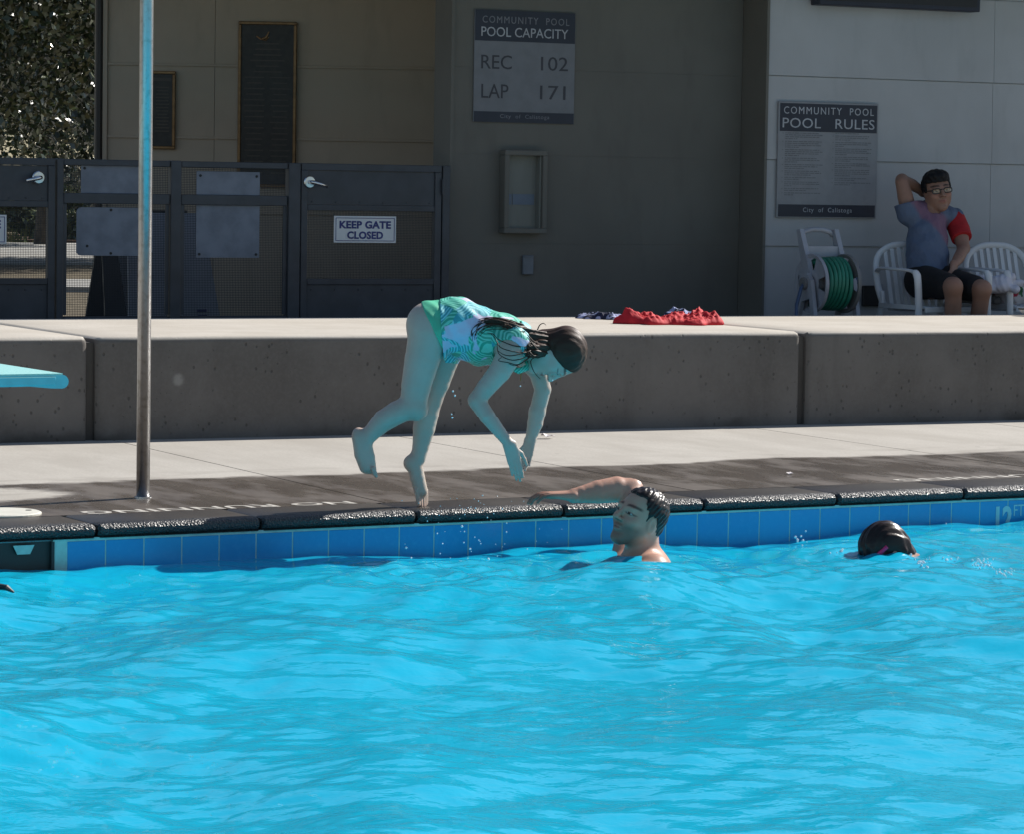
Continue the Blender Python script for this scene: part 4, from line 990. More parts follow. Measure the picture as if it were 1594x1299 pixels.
    vo = t1.n('TexVoronoi', Scale=10., Vector=wob); df = t1.n('VectorMath', operation='SUBTRACT', i0=wob, i1=vo.outputs['Position']).outputs[0]
    dr = t1.n('VectorMath', operation='NORMALIZE', i0=t1.n('VectorMath', operation='SUBTRACT', i0=vo.outputs['Color'], i1=(.5, .5, .5)).outputs[0]).outputs[0]
    al = t1.n('VectorMath', operation='DOT_PRODUCT', i0=df, i1=dr).outputs['Value']; pr = t1.n('VectorMath', operation='LENGTH', i0=t1.n('VectorMath', operation='CROSS_PRODUCT', i0=df, i1=dr).outputs[0]).outputs['Value']
    vein = t1.ramp(t1.math('SINE', t1.math('MULTIPLY', t1.math('ADD', al, t1.math('MULTIPLY', pr, .8)), 420.)), -.3, .5)
    sep = t1.n('SeparateColor'); t1.t.links.new(vo.outputs['Color'], sep.inputs[0])
    leaf = t1.mix(vein, (.04, .40, .28), (.20, .72, .56)); sea = t1.mix(vein, (.05, .38, .44), (.26, .74, .78))
    c = t1.mix(t1.ramp(sep.outputs[0], .5, .55), leaf, sea); c = t1.mix(t1.ramp(n1, .555, .575), c, (.66, .65, .84))
    M['print'] = t1.done(t1.pbr(c, .5, t1.bump(t1.noise(55., tc, 3.), .25, .004)))
    M['mint'] = simple('mint_green_fabric', (.10, .56, .34), .5, .1, 20., .2, 60.)
    X, Y, Z = Fd.grid()
    def half(a, b, sgn):                                            # half plane through two pixels, seen side on
        a = V(*a); b = V(*b); d = b-a; n = np.array((d[2], 0, -d[0]))*sgn; n /= np.linalg.norm(n); return ((X-a[0])*n[0]+(Z-a[2])*n[2])
    rng = np.random.default_rng(3)
    def shell(off, planes, extra=None):
        q = tors.clone()
        for dz in (-.10, .10): q.ell(V(802, 535, dz), (.05, .055, .055), None, .04)
        q.cone(V(672, 520, nr), V(664, 545, nr), .083, .076, .02); q.cone(V(692, 525, fr), V(690, 545, fr), .080, .073, .02)
        if extra: extra(q)
        q.f = (q.f-off-(.0022*np.sin(X*70+Y*40)*np.sin(Z*85+X*30))).astype(np.float32)
        for pl in planes: q.clip(pl, .003)
        return q
    q = shell(.0035, [half((652, 462), (700, 560), 1), half((700, 440), (700, 570), -1)]); cloth_obj('swim_bottoms', q, M['mint'], t)
    def hem(q): q.cone(V(706, 520), V(745, 545), .075, .055, .03, (dep, .8)); q.cone(V(712, 500), V(735, 510), .09, .085, .02, (dep, .8))
    q = shell(.0085, [half((684, 455), (692, 560), 1), half((832, 470), (818, 590), -1)], hem)
    for s_ in (-1, 1):
        c0 = V(789, 553, s_*.15); rr = .062; q.clip(rr-np.sqrt((X-c0[0])**2+((Y-c0[1])*.6)**2+(Z-c0[2])**2), .003)
    cloth_obj('swim_top', q, M['print'], t)
    # strap bits at the neck
    link('strap', MB().tube([V(812, 500, -.05), V(822, 520, -.085), V(812, 548, -.115), V(806, 566, -.10)], [.010, .010, .011, .012], 8, .4).mesh('strap'), M['print'], t, smooth=True)
    link('collar', MB().tube([V(818, 562, -.02), V(822, 572, -.02), V(808, 577, -.06), V(796, 574, -.07)], [.012, .016, .014, .006], 8, .5).mesh('collar'), M['print'], t, smooth=True)
    # hair: wet cap combed back to a tail that spills over her back
    hf = Field(np.minimum(V(815, 610), V(925, 490))-(.03, .16, .03), np.maximum(V(815, 610), V(925, 490))+(.03, .16, .03), .0035)
    w = lambda q: hc+HR@(np.array(q)*hs)
    hf.ell(w((0, -.07, .14)), np.array((.365, .435, .385))*hs, HR, 0.)
    hf.ell(w((0, -.16, -.22)), np.array((.27, .26, .30))*hs, HR, .03)
    Xh, Yh, Zh = hf.grid(); d = [Xh-hc[0], Yh-hc[1], Zh-hc[2]]; lq = [(d[0]*HR[0, i]+d[1]*HR[1, i]+d[2]*HR[2, i])/hs for i in range(3)]
    line = lq[1]-.48*(lq[2]+.34)-.03*np.sin(lq[0]*9)
    hf.clip((line*hs).astype(np.float32), .006); hf.clip(((-.50-lq[2])*hs).astype(np.float32), .006)
    hf.f = (hf.f+.0016*np.sin(lq[0]*60+lq[2]*9)*np.sin(lq[1]*20)).astype(np.float32)
    cloth_obj('hair', hf, M['hair_brown'], t)
    tf = Field(np.minimum(V(730, 570), V(850, 490))-(.03, .19, .03), np.maximum(V(730, 570), V(850, 490))+(.03, .06, .03), .0035)
    tf.chain([(V(846, 532, -.02), .042), (V(828, 526, -.06), .032), (V(806, 512, -.085), .024), (V(780, 502, -.09), .018), (V(756, 502, -.10), .012), (V(740, 511, -.11), .006)], .01)
    tf.chain([(V(842, 542, -.06), .036), (V(830, 545, -.10), .028), (V(818, 540, -.12), .018), (V(806, 528, -.125), .010)], .015)
    Xt, Yt, Zt = tf.grid(); tf.f = (tf.f+.0035*np.sin(Zt*210-Xt*60+Yt*120)+.002*np.sin(Zt*400+Xt*90)).astype(np.float32); cloth_obj('ponytail', tf, M['hair_brown'], t)
    r = random.Random(2); H_ = M['hair_brown']
    tails = [[(842, 528, -.03), (826, 520, -.06), (806, 508, -.09), (785, 500, -.10), (762, 499, -.105), (742, 506, -.11), (735, 518, -.115)],
             [(842, 532, -.04), (824, 526, -.07), (804, 512, -.10), (780, 503, -.11), (756, 503, -.11), (740, 514, -.115), (738, 526, -.12)],
             [(842, 534, -.05), (826, 530, -.09), (808, 518, -.11), (794, 508, -.115), (776, 506, -.115), (758, 509, -.115), (748, 519, -.118)],
             [(842, 536, -.06), (830, 534, -.10), (818, 524, -.11), (806, 516, -.12), (800, 514, -.12), (790, 516, -.125)],
             [(842, 540, -.07), (832, 538, -.10), (822, 532, -.11), (815, 524, -.12), (812, 516, -.12)],
             [(843, 544, -.07), (834, 545, -.10), (826, 540, -.12), (820, 532, -.12), (816, 528, -.125)],
             [(844, 548, -.06), (834, 552, -.10), (826, 552, -.125), (820, 546, -.135)]]
    for i, tl in enumerate(tails):
        for j in range(9):
            jx, jy, jz = r.uniform(-5, 5), r.uniform(-5, 5), r.uniform(-.02, .01)
            lock('hair_lock', H_, t, [V(x+jx*min(k, 2)*.5, y+jy*min(k, 2)*.5+r.uniform(-1, 1), z+jz) for k, (x, y, z) in enumerate(tl)], .0034-.0002*i, .0010 if i < 4 else .002)
    strands = [[(826, 540, -.13), (800, 538, -.17), (776, 528, -.165), (768, 520, -.15), (758, 518, -.13)], [(828, 548, -.13), (805, 548, -.18), (780, 541, -.185), (772, 528, -.17), (764, 519, -.14)],
               [(826, 550, -.14), (812, 558, -.17), (795, 560, -.19), (778, 552, -.19), (774, 540, -.18), (775, 530, -.17)], [(828, 552, -.13), (808, 567, -.16), (790, 564, -.185), (776, 561, -.185), (781, 556, -.19)],
               [(826, 546, -.14), (800, 553, -.18), (785, 552, -.19), (774, 545, -.185)], [(830, 552, -.12), (816, 562, -.16), (803, 569, -.17), (792, 566, -.18)], [(836, 515, -.05), (840, 506, -.05), (846, 503, -.05), (850, 506, -.05)],
               [(834, 555, -.09), (826, 562, -.10), (831, 578, -.09), (841, 590, -.06)]]
    for s_ in strands: lock('hair_strand', H_, t, [V(*q) for q in s_], .0028, .0012, 5)
    lock('drip_cord', simple('orange_cord', (.42, .18, .06), .5), t, [V(810, 574, -.05), V(811, 584, -.05), V(810, 593, -.05)], .0035, .0025, 6)

def build_man():
    base = P(985, 880, WATER_Z); base = base+np.array((math.sin(TH), math.cos(TH), 0))*.02; V = View(base); Z0 = V.Z
    t = empty('person', (base[0], base[1], WATER_Z), -TH, 'man with short dark hair in the water, arm resting on the coping', 'person')
    Fd = Field((-.50, -.34, -1.0), (.26, .50, .42), .0045)
    hc = V(994, 808, .0); HR = frame((-.68, -.57, .30), (.38, .06, .92)); hs = .243
    head(Fd, hc, HR, hs, chub=.2)
    w_ = lambda q: hc+HR@(np.array(q)*hs)
    Fd.chain([(w_((0, -.12, -.12)), .068), (V(1000, 856, .04), .066), (V(1004, 885, .06), .080)], .03)
    # shoulders and trunk, mostly under water
    Fd.chain([(V(972, 893, .16), .070), (V(1004, 892, .07), .085), (V(1016, 889, -.09), .066)], .04)
    Fd.chain([(V(1000, 900, .06), .11), (V(992, 960, .10), .12), (V(985, 1030, .16), .115), (V(982, 1100, .2), .12)], .05, ((.5, .86, 0), .8))
    for dz in (.02, .3): Fd.chain([(V(982, 1110, dz+.05), .085), (V(975, 1190, dz+.1), .07), (V(985, 1250, dz+.2), .055)], .03)
    # arm on the coping: over the edge, elbow back, forearm lying along it
    Fd.chain([(V(972, 888, .17), .064), (V(980, 835, .33), .056), (V(984, 775, .47), .050), (V(982, 764, .50), .046)], .025)
    Fd.ell(V(985, 762, .50), (.044, .044, .040), None, .02)
    Fd.chain([(V(983, 764, .50), .048), (V(960, 763, .48), .053), (V(930, 767, .45), .047), (V(905, 771, .42), .034), (V(893, 773, .41), .030)], .015)
    wr = V(893, 773, .41); hand(Fd, wr, V(835, 770, .41)-wr, (0, .05, -1), -1, .198, (.12, .45, .45), .16, .030, .5, .7)
    # near arm sculling just under the surface
    Fd.chain([(V(1018, 893, -.09), .062), (V(994, 899, -.18), .050), (V(962, 902, -.22), .043), (V(928, 903, -.26), .036), (V(893, 905, -.25), .026)], .02)
    wr = V(893, 905, -.25); hand(Fd, wr, V(845, 908, -.25)-wr, (0, .2, -1), 1, .18, (.1, .15, .15), .1, .026)
    hq = lambda v: ((v-hc)@HR)/hs
    def paint(v, c):
        c = face_paint(v, c, hc, HR, hs, (.035, .025, .02), .55, lid=.4)
        q = hq(v); neck = np.clip((-.45-q[:, 2])*3, 0, 1)[:, None]*.25; c = c*(1-neck)+np.array((.50, .22, .16))*neck
        return np.clip(c*(1+.07*vnoise(v, 30., 5)[:, None]), 0, 1)
    skin_obj('body', Fd, M['wetskin'], t, (.56, .32, .235), paint)
    hf = Field(hc-.2, hc+.2, .004); hf.ell(w_((0, -.07, .15)), np.array((.35, .43, .385))*hs, HR, 0.); hf.ell(w_((0, -.24, -.12)), np.array((.26, .20, .26))*hs, HR, .03)
    X, Y, Z = hf.grid(); d = [X-hc[0], Y-hc[1], Z-hc[2]]; lq = [(d[0]*HR[0, i]+d[1]*HR[1, i]+d[2]*HR[2, i])/hs for i in range(3)]
    ax_ = np.abs(lq[0])
    line = lq[1]-np.where(lq[2] > .18, .18+.55*(lq[2]-.18)-.10*np.exp(-((ax_-.2)/.07)**2), .10+1.0*(lq[2]-.10)*0+.0)
    side = np.where(lq[2] < .18, lq[1]-.12+.9*np.clip(-.02-lq[2], 0, 1)*1.1, -1)
    hf.clip((np.maximum(line, side)*hs).astype(np.float32), .006); hf.clip(((-.34-lq[2])*hs).astype(np.float32), .01)
    ear = np.sqrt(((ax_-.33)/.10)**2+((lq[1]+.02)/.10)**2+((lq[2]+.03)/.15)**2)-1; hf.clip((-ear*.1*hs).astype(np.float32), .004)
    hf.f = (hf.f+.0022*np.sin(lq[0]*48+2*np.sin(lq[1]*16))*np.sin(lq[2]*42+lq[1]*30)+.0016*np.sin(lq[1]*80+lq[0]*30+lq[2]*40)).astype(np.float32)
    cloth_obj('hair', hf, M['hair_dark'], t)
    q = Field((-.36, -.34, -1.0), (.26, .50, -.30), .008); q.chain([(V(984, 1045, .16), .118), (V(982, 1100, .2), .135)], .04, ((.5, .86, 0), .8))
    for dz in (.02, .3): q.chain([(V(982, 1100, dz+.05), .10), (V(978, 1170, dz+.09), .095)], .03)
    M['navycloth'] = simple('navy_swim_trunks', (.012, .016, .04), .7); cloth_obj('swim_trunks', q, M['navycloth'], t)

def build_swimmer():
    base = P(1376, 866, WATER_Z); V = View(base)
    t = empty('person', tuple(base), -TH, 'swimmer face down with wet dark hair and pink goggles', 'person')
    Fd = Field((-.30, -.45, -.50), (.95, .45, .19), .006)
    hc = V(1377, 863, .0); HR = frame((-.70, -.22, -.68), (-.66, -.10, .74)); hs = .232
    head(Fd, hc, HR, hs)
    w_ = lambda q: hc+HR@(np.array(q)*hs)
    Fd.chain([(w_((0, -.1, -.2)), .058), (V(1395, 876, .02), .060)], .03)
    Fd.chain([(V(1392, 897, -.16), .054), (V(1402, 898, .0), .068), (V(1412, 896, .17), .054)], .04)
    Fd.chain([(V(1405, 896, 0), .080), (V(1450, 893, .03), .088), (V(1500, 896, .06), .084), (V(1545, 906, .1), .08)], .04, ((0, 1, 0), .62))
    for dz in (-.08, .1): Fd.chain([(V(1545, 908, dz+.1), .075), (V(1620, 922, dz+.14), .055), (V(1690, 940, dz+.2), .04)], .03)
    Fd.chain([(V(1392, 896, -.17), .046), (V(1362, 904, -.26), .040), (V(1330, 900, -.27), .032), (V(1312, 896, -.27), .026)], .02)
    w = V(1312, 896, -.27); hand(Fd, w, (-1, -.1, -.1), (0, .1, -1), 1, .16, (.15, .2, .2), .08, .024)
    Fd.chain([(V(1412, 894, .17), .048), (V(1385, 905, .28), .040), (V(1360, 920, .22), .030)], .02); w = V(1360, 920, .22); hand(Fd, w, (-1, -.2, -.2), (0, .1, -1), -1, .16, (.15, .2, .2), .08, .024)
    skin_obj('body', Fd, M['wetskin'], t, (.50, .31, .23), lambda v, c: face_paint(v, c, hc, HR, hs, (.03, .02, .02)))
    hf = Field(hc-.2, hc+.2, .004); hf.ell(w_((0, -.07, .15)), np.array((.355, .44, .39))*hs, HR, 0.); hf.ell(w_((0, -.22, -.18)), np.array((.30, .24, .34))*hs, HR, .05)
    X, Y, Z = hf.grid(); d = [X-hc[0], Y-hc[1], Z-hc[2]]; lq = [(d[0]*HR[0, i]+d[1]*HR[1, i]+d[2]*HR[2, i])/hs for i in range(3)]
    hf.clip(((lq[1]-.24-.5*np.clip(lq[2]-.1, 0, 1))*hs).astype(np.float32), .006)
    hf.f = (hf.f+.0022*np.sin(lq[0]*46+5*lq[1]+3*np.sin(lq[2]*7))+.0016*np.sin(lq[0]*90+lq[1]*14)).astype(np.float32)
    cloth_obj('hair', hf, M['hair_wet'], t)
    M['pink'] = simple('pink_goggle_strap', (.75, .04, .18), .35)
    m = MB(); pts = []
    for a in np.linspace(-1.5, 1.5, 30): pts.append(w_((.375*math.sin(a), -.06+.47*math.cos(a), .16)))
    m.tube(pts, .0065, 6, 1.4); link('goggle_strap', m.mesh('goggle_strap'), M['pink'], t, smooth=True)
    for x in (-1, 1): link('goggle_cup', MB().lathe([(.026, 0.), (.026, .012), (.02, .018)], w_((x*.145, .34, .03)), HR@np.array((x*.2, 1, 0.)), 16).mesh('goggle_cup'), M['pink'], t)

def build_boy():
    base = PY(1455, 470, 17.85); base[2] = FZ; b = base
    t = empty('person', tuple(base), 0., 'boy in glasses and grey-blue shirt with one red sleeve sitting, elbow raised', 'person')
    Vp = lambda x, y, Y: PY(x, y, Y)-b
    Fd = Field((-.40, -.62, -.02), (.50, .50, 1.36), .0055)
    # trunk
    Fd.chain([(Vp(1447, 436, 17.92), .128), (Vp(1444, 405, 18.0), .138), (Vp(1443, 372, 18.08), .132), (Vp(1446, 345, 18.13), .108)], .05, ((0, 1, 0), 1.15))
    Fd.chain([(Vp(1417, 332, 18.14), .065), (Vp(1448, 330, 18.15), .075), (Vp(1484, 341, 18.12), .066)], .04)
    trunk = Fd.clone()
    hc = Vp(1459, 298, 18.10); HR = frame((-.26, -.95, .02), (-.13, .06, .98)); hs = .262
    Fd.chain([(Vp(1449, 332, 18.15), .062), (Vp(1455, 315, 18.13), .06)], .03)
    head(Fd, hc, HR, hs, chub=.8)
    # raised arm behind the head
    Fd.chain([(Vp(1415, 330, 18.14), .056), (Vp(1409, 305, 18.16), .052), (Vp(1404, 284, 18.18), .044), (Vp(1404, 280, 18.2), .040)], .025)
    Fd.chain([(Vp(1404, 280, 18.2), .040), (Vp(1420, 287, 18.24), .039), (Vp(1436, 298, 18.26), .029)], .02); w = Vp(1436, 298, 18.26); hand(Fd, w, (1, -.1, -.25), (0, -1, 0), -1, .17, (.25, .3, .3), .08, .028)
    # other arm down to the lap
    Fd.chain([(Vp(1487, 345, 18.10), .060), (Vp(1495, 365, 18.02), .056), (Vp(1500, 386, 17.94), .040)], .025)
    Fd.chain([(Vp(1500, 386, 17.94), .040), (Vp(1492, 402, 17.84), .038), (Vp(1485, 412, 17.77), .027)], .02); w = Vp(1485, 412, 17.77); hand(Fd, w, Vp(1481, 430, 17.70)-w, (-.5, .6, -.3), 1, .17, (.4, .7, .6), .03, .028)
    arms = Fd.clone()
    # legs
    for (h, k, an) in (((1440, 437, 17.9), (1484, 446, 17.47), (1491, 520, 17.50)), ((1466, 437, 17.9), (1529, 450, 17.45), (1523, 525, 17.52))):
        H0, K0 = Vp(*h), Vp(*k); A0 = Vp(*an); A0[2] = .08
        Fd.chain([(H0, .092), ((H0+K0)/2, .078), (K0, .058)], .03); Fd.chain([(K0, .056), (K0*.65+A0*.35+np.array((0, .02, 0)), .055), (A0, .036)], .03)
        Fd.chain([(A0-(0, -.03, .03), .036), (A0+(.03, -.16, -.045), .028)], .02)
    skin_obj('body', Fd, M['skin'], t, (.31, .175, .125), lambda v, c: face_paint(v, c, hc, HR, hs, (.015, .012, .01), lid=.4)*(1+.08*vnoise(v, 24., 6)[:, None]))
    X, Y, Z = Fd.grid()
    # shirt
    t1 = NT('boy_shirt_fabric'); tc = t1.n('TexCoord').outputs['Object']; sp = t1.n('SeparateXYZ'); t1.t.links.new(tc, sp.inputs[0])
    diag = t1.math('ADD', t1.math('MULTIPLY', sp.outputs[0], 1.0), t1.math('MULTIPLY', sp.outputs[2], .75))
    band = t1.math('MULTIPLY', t1.ramp(t1.math('ADD', diag, t1.math('MULTIPLY', t1.noise(9., tc, 3.), .12)), .80, .86), t1.ramp(t1.math('ADD', diag, t1.math('MULTIPLY', t1.noise(9., tc, 3.), .12)), 1.04, .96))
    c = t1.mix(t1.math('MULTIPLY', band, .65), t1.mix(t1.noise(4., tc, 3.), (.085, .115, .18), (.125, .165, .25)), (.26, .10, .15))
    M['shirt'] = t1.done(t1.pbr(c, .8, t1.bump(t1.noise(13., t1.scale(tc, 1., 1., .5), 4.), .9, .03)))
    M['redcloth'] = simple('red_sleeve_fabric', (.42, .012, .016), .8, .12, 20., .3, 40.); M['blackcloth'] = simple('black_shorts_fabric', (.010, .010, .012), .85, .2, 20., .3, 40.)
    q = trunk.clone(); a, c1 = Vp(1415, 332, 18.14), Vp(1411, 316, 18.155); q.cone(a, c1, .070, .072, .02)
    q.f = (q.f-.012-.0055*np.sin(X*38+Z*34+2*np.sin(Z*9))*np.sin(Z*20-X*46)).astype(np.float32); n0 = Vp(1450, 329, 18.10); q.clip((.062-np.sqrt((X-n0[0])**2+(Y-n0[1])**2+(Z-n0[2])**2)).astype(np.float32), .004)
    q.clip((Vp(1447, 440, 17.92)[2]-Z).astype(np.float32)+0*X+0*Y, .004); pa = Vp(1410, 316, 18.155); ea = unit(Vp(1409, 305, 18.16)-Vp(1415, 330, 18.14)); q.clip(np.where(X < Vp(1432, 320, 18.14)[0], (X-pa[0])*ea[0]+(Y-pa[1])*ea[1]+(Z-pa[2])*ea[2], -.1).astype(np.float32), .004); cloth_obj('shirt', q, M['shirt'], t)
    q = Field((.0, .0, .55), (.50, .50, 1.2), .0055); q.chain([(Vp(1486, 341, 18.11), .072), (Vp(1493, 358, 18.05), .074), (Vp(1498, 373, 17.98), .070)], .02); X2, Y2, Z2 = q.grid(); e = unit(Vp(1498, 374, 17.98)-Vp(1486, 341, 18.11)); p0 = Vp(1497, 371, 17.99); q.clip(((X2-p0[0])*e[0]+(Y2-p0[1])*e[1]+(Z2-p0[2])*e[2]).astype(np.float32), .003); p1 = Vp(1484.5, 338, 18.12); q.clip((-((X2-p1[0])*e[0]+(Y2-p1[1])*e[1]+(Z2-p1[2])*e[2])-.012).astype(np.float32), .003)
    cloth_obj('sleeve', q, M['redcloth'], t)['label'] = 'red sleeve'
    q = Field((-.40, -.50, .28), (.50, .40, .85), .006)
    for (h, k) in (((1440, 437, 17.9), (1484, 446, 17.47)), ((1466, 437, 17.9), (1529, 450, 17.45))):
        H0, K0 = Vp(*h), Vp(*k); q.cone(H0, H0*.2+K0*.8+np.array((0, 0, -.005)), .108, .088, .03)
    q.cone(Vp(1436, 437, 17.95), Vp(1468, 437, 17.95), .125, .125, .03); cloth_obj('shorts', q, M['blackcloth'], t)
    # hair and glasses
    w_ = lambda q: hc+HR@(np.array(q)*hs)
    hf = Field(hc-.24, hc+.24, .005); hf.ell(w_((0, -.06, .17)), np.array((.37, .45, .40))*hs, HR, 0.); hf.ell(w_((0, .10, .40)), np.array((.30, .30, .14))*hs, HR, .03); hf.ell(w_((0, -.22, -.1)), np.array((.28, .2, .24))*hs, HR, .03)
    Xh, Yh, Zh = hf.grid(); d = [Xh-hc[0], Yh-hc[1], Zh-hc[2]]; lq = [(d[0]*HR[0, i]+d[1]*HR[1, i]+d[2]*HR[2, i])/hs for i in range(3)]
    line = np.where(lq[2] > .24, -1., lq[1]-.10); hf.clip((line*hs*.6).astype(np.float32), .006); hf.clip(((-.16-lq[2])*hs).astype(np.float32), .01)
    hf.f = (hf.f+.004*np.sin(lq[0]*30)*np.sin(lq[1]*28+lq[2]*24)).astype(np.float32); cloth_obj('hair', hf, M['hair_black'], t)
    g = link('glasses', MB().tube([w_((-.05, .40, .04)), w_((0, .415, .055)), w_((.05, .40, .04))], .004, 6).mesh('glasses'), M['black'], t)
    t2 = NT('lens'); M['lens'] = t2.done(t2.n('MixShader', i0=.12, i1=t2.n('BsdfTransparent').outputs[0], i2=t2.n('BsdfGlossy', Roughness=.05).outputs[0]))
    for x in (-1, 1):
        pts = [w_((x*.155+.105*math.copysign(abs(math.cos(a))**.6, math.cos(a)), .405-.05*abs(.155+x*0+.105*x*math.cos(a)*x)*1., .022+.062*math.copysign(abs(math.sin(a))**.6, math.sin(a)))) for a in np.linspace(0, 2*math.pi, 25)]
        link('rim', MB().tube(pts, .0038, 6, caps=False).mesh('rim'), M['black'], g); m = MB(); m.add(pts[:-1], [tuple(range(24))]); link('lens', m.mesh('lens'), M['lens'], g)
        link('temple', MB().tube([w_((x*.26, .385, .05)), w_((x*.335, .10, .05)), w_((x*.35, -.04, .02))], .0035, 6).mesh('temple'), M['black'], g)
build_girl(); build_man(); build_swimmer(); build_boy()

# ================================================================== things about the pool
def build_props():
    # steel pole
    q = P(222.5, 776, 0.); t = empty('pole', tuple(q), 0., 'slim upright steel pole standing in the wet deck', 'pole')
    link('shaft', MB().lathe([(.0275, 0.), (.0275, 4.2), (.0, 4.21)], n=32).mesh('shaft'), M['pole'], t, smooth=True)
    link('floor_socket', MB().lathe([(.036, .0005), (.036, .005), (.029, .007)], n=32).mesh('floor_socket'), M['chrome'], t)
    t.children[0].data.set_sharp_from_angle(angle=math.radians(40))
    # diving board: the tip towards the camera, the plank running back to its stand beyond the left edge
    tip = P(107, 583, .68); ang = PA+math.radians(0); e = empty('diving_board', (tip[0], tip[1], 0.), ang, 'pale teal diving board jutting in from the left edge', 'diving board')
    r = .022; prof = [(-.02+0, 0.)]
    prof = [(-.022+r*math.sin(a), -.022+r*math.cos(a)) for a in np.linspace(0, math.pi, 9)]
    prof = prof+[(-.06, -.043), (-.13, -.036), (-.37, -.036), (-.44, -.043)]+[(-.478-r*math.sin(a), -.022-r*math.cos(a)) for a in np.linspace(0, math.pi, 9)]
    m = MB(); m.extr(prof, (0, 0, .68), (1, 0, 0), (0, 0, 1), (0, 1, .0), 4.4); o = link('plank', m.mesh('plank'), M['boardedge'], e)
    link('grip_surface', MB().box((-.478, .006, .6805), (-.018, 4.39, .684)).mesh('grip_surface'), M['board'], e)
    link('end_inset', MB().box((-.46, -.004, .648), (-.045, -.0005, .674), .001).mesh('end_inset'), M['boardedge'], e)
    for y in (2.35, 4.0):
        for x in (-.44, -.06): link('stand_leg', MB().box((x-.03, y-.06, -.01), (x+.03, y+.06, .642), .006).mesh('stand_leg'), M['chrome'], e)
        link('cross_bar', MB().box((-.409, y-.03, .55), (-.091, y+.03, .60), .005).mesh('cross_bar'), M['chrome'], e)
    # hose reel cart, axle along the wall
    HY = 17.95; hub = PY(1289, 441, HY); t = empty('hose_reel', (hub[0], HY, FZ), 0., 'grey plastic hose reel cart wound with green hose', 'hose reel'); hz = hub[2]-FZ
    def disc(x, nm, m_):
        mm = MB(); n = 40; R1, R0 = .195, .055; V = []; Fc = []
        hol = []
        rings = [(R0, -.01), (.09, -.004), (.17, -.004), (.19, -.012), (R1, -.012), (R1, .012), (.19, .012), (.17, .004), (.09, .004), (R0, .01)]
        for rr, dx in rings:
            for k in range(n): a = 2*math.pi*k/n; V.append((x+dx, rr*math.cos(a), hz+rr*math.sin(a)))
        K = len(rings)
        for i in range(K):
            for k in range(n):
                a = 2*math.pi*(k+.5)/n
                if i in (1, 7) and (math.cos(a*4) > .45): continue
                Fc.append((i*n+k, i*n+(k+1) % n, ((i+1) % K)*n+(k+1) % n, ((i+1) % K)*n+k))
        return link(nm, mm.add(V, Fc).mesh(nm), m_, t)
    disc(-.125, 'reel_flange', M['plgrey']); disc(.125, 'reel_flange', M['pldark'])
    link('axle', MB().lathe([(.055, -.125), (.055, .125)], (0, 0, hz), (1, 0, 0), 24).mesh('axle'), M['plgrey'], t)
    pts = []; N = 13*26
    for i in range(N+1):
        a = 2*math.pi*i/26; turn = i/26; lay = 0 if turn < 7 else 1; f = turn/7. if lay == 0 else 1-(turn-7)/6.; rr = .135+lay*.028+.004*math.sin(a*1.7+turn)
        pts.append((-.10+.2*f+.006*math.sin(a*.9), rr*math.cos(a), hz+rr*math.sin(a)))
    link('hose', MB().tube(pts, .0145, 8).mesh('hose'), M['hose'], t, smooth=True)
    for s in (-1, 1):
        xx = s*.165
        link('side_frame', MB().extr([(-.20, 0.), (-.14, 0.), (-.055, hz-.10), (.04, hz-.12), (.17, .05), (.23, .05), (.085, hz+.02), (.045, hz+.06), (-.02, hz+.07), (-.07, hz+.02)], (xx-.014, 0, 0), (0, 1, 0), (0, 0, 1), (1, 0, 0), .028).mesh('side_frame'), M['plgrey'], t)
        link('handle_upright', MB().extr([(-.055, hz-.02), (.035, hz-.04), (.10, hz+.14), (.165, .905), (.125, .912), (.05, hz+.20)], (xx-s*.030-.016, 0, 0), (0, 1, 0), (0, 0, 1), (1, 0, 0), .034).mesh('handle_upright'), M['plgrey'], t)
        link('hub_bush', MB().lathe([(.040, 0), (.040, .022), (.026, .024)], (xx+s*.014, 0, hz), (s, 0, 0), 20).mesh('hub_bush'), M['pldark'], t)
        link('wheel', MB().lathe([(.03, -.02), (.10, -.02), (.115, -.012), (.115, .012), (.10, .02), (.03, .02)], (s*.21, .19, .115), (1, 0, 0), 28).mesh('wheel'), M['black'], t)
    link('grip_bar', MB().tube([(-.12, .148, .87), (-.10, .150, .893), (-.04, .152, .908), (.04, .152, .908), (.10, .150, .893), (.12, .148, .87)], .017, 10).mesh('grip_bar'), M['plgrey'], t, smooth=True)
    link('accessory_tray', MB().extr([(.07, .735), (.135, .735), (.145, .80), (.125, .80), (.12, .755), (.085, .755), (.09, .80), (.075, .80)], (-.118, 0, 0), (0, 1, 0), (0, 0, 1), (1, 0, 0), .236).mesh('accessory_tray'), M['plgrey'], t)
    link('crank', MB().tube([(.19, 0, hz), (.225, 0, hz), (.225, .05, hz+.10), (.27, .05, hz+.10)], [.012, .012, .011, .014], 8).mesh('crank'), M['bluehose'], t)
    link('leader_hose', MB().tube([(-.185, 0, hz-.0), (-.22, -.02, hz-.03), (-.27, -.05, hz-.14), (-.29, -.08, hz-.30), (-.28, -.12, .02)], .012, 8).mesh('leader_hose'), M['bluehose'], t, smooth=True)
    # white resin armchairs
    def chair(label, X, Y, rz):
        t = empty('garden_chair', (X, Y, FZ), rz, label, 'chair', 'white resin armchairs by the wall'); m_ = M['plwhite']; sp = lambda pts, rad, n=8, flat=1., up_=None: MB().tube(cr(pts), rad, n, flat, True, up_)
        seat = MB(); n = 10
        V = []; Fc = []
        for i in range(n+1):
            for j in range(n+1):
                u = i/n-.5; v = j/n-.5; x = u*(.45-.05*(v+.5)); y = v*.46; z = .425-.03*(v+.5)-.012*math.cos(u*math.pi)+(-.03*max(0, -v*2-.75)**1*4*.25); V.append((x, y, z))
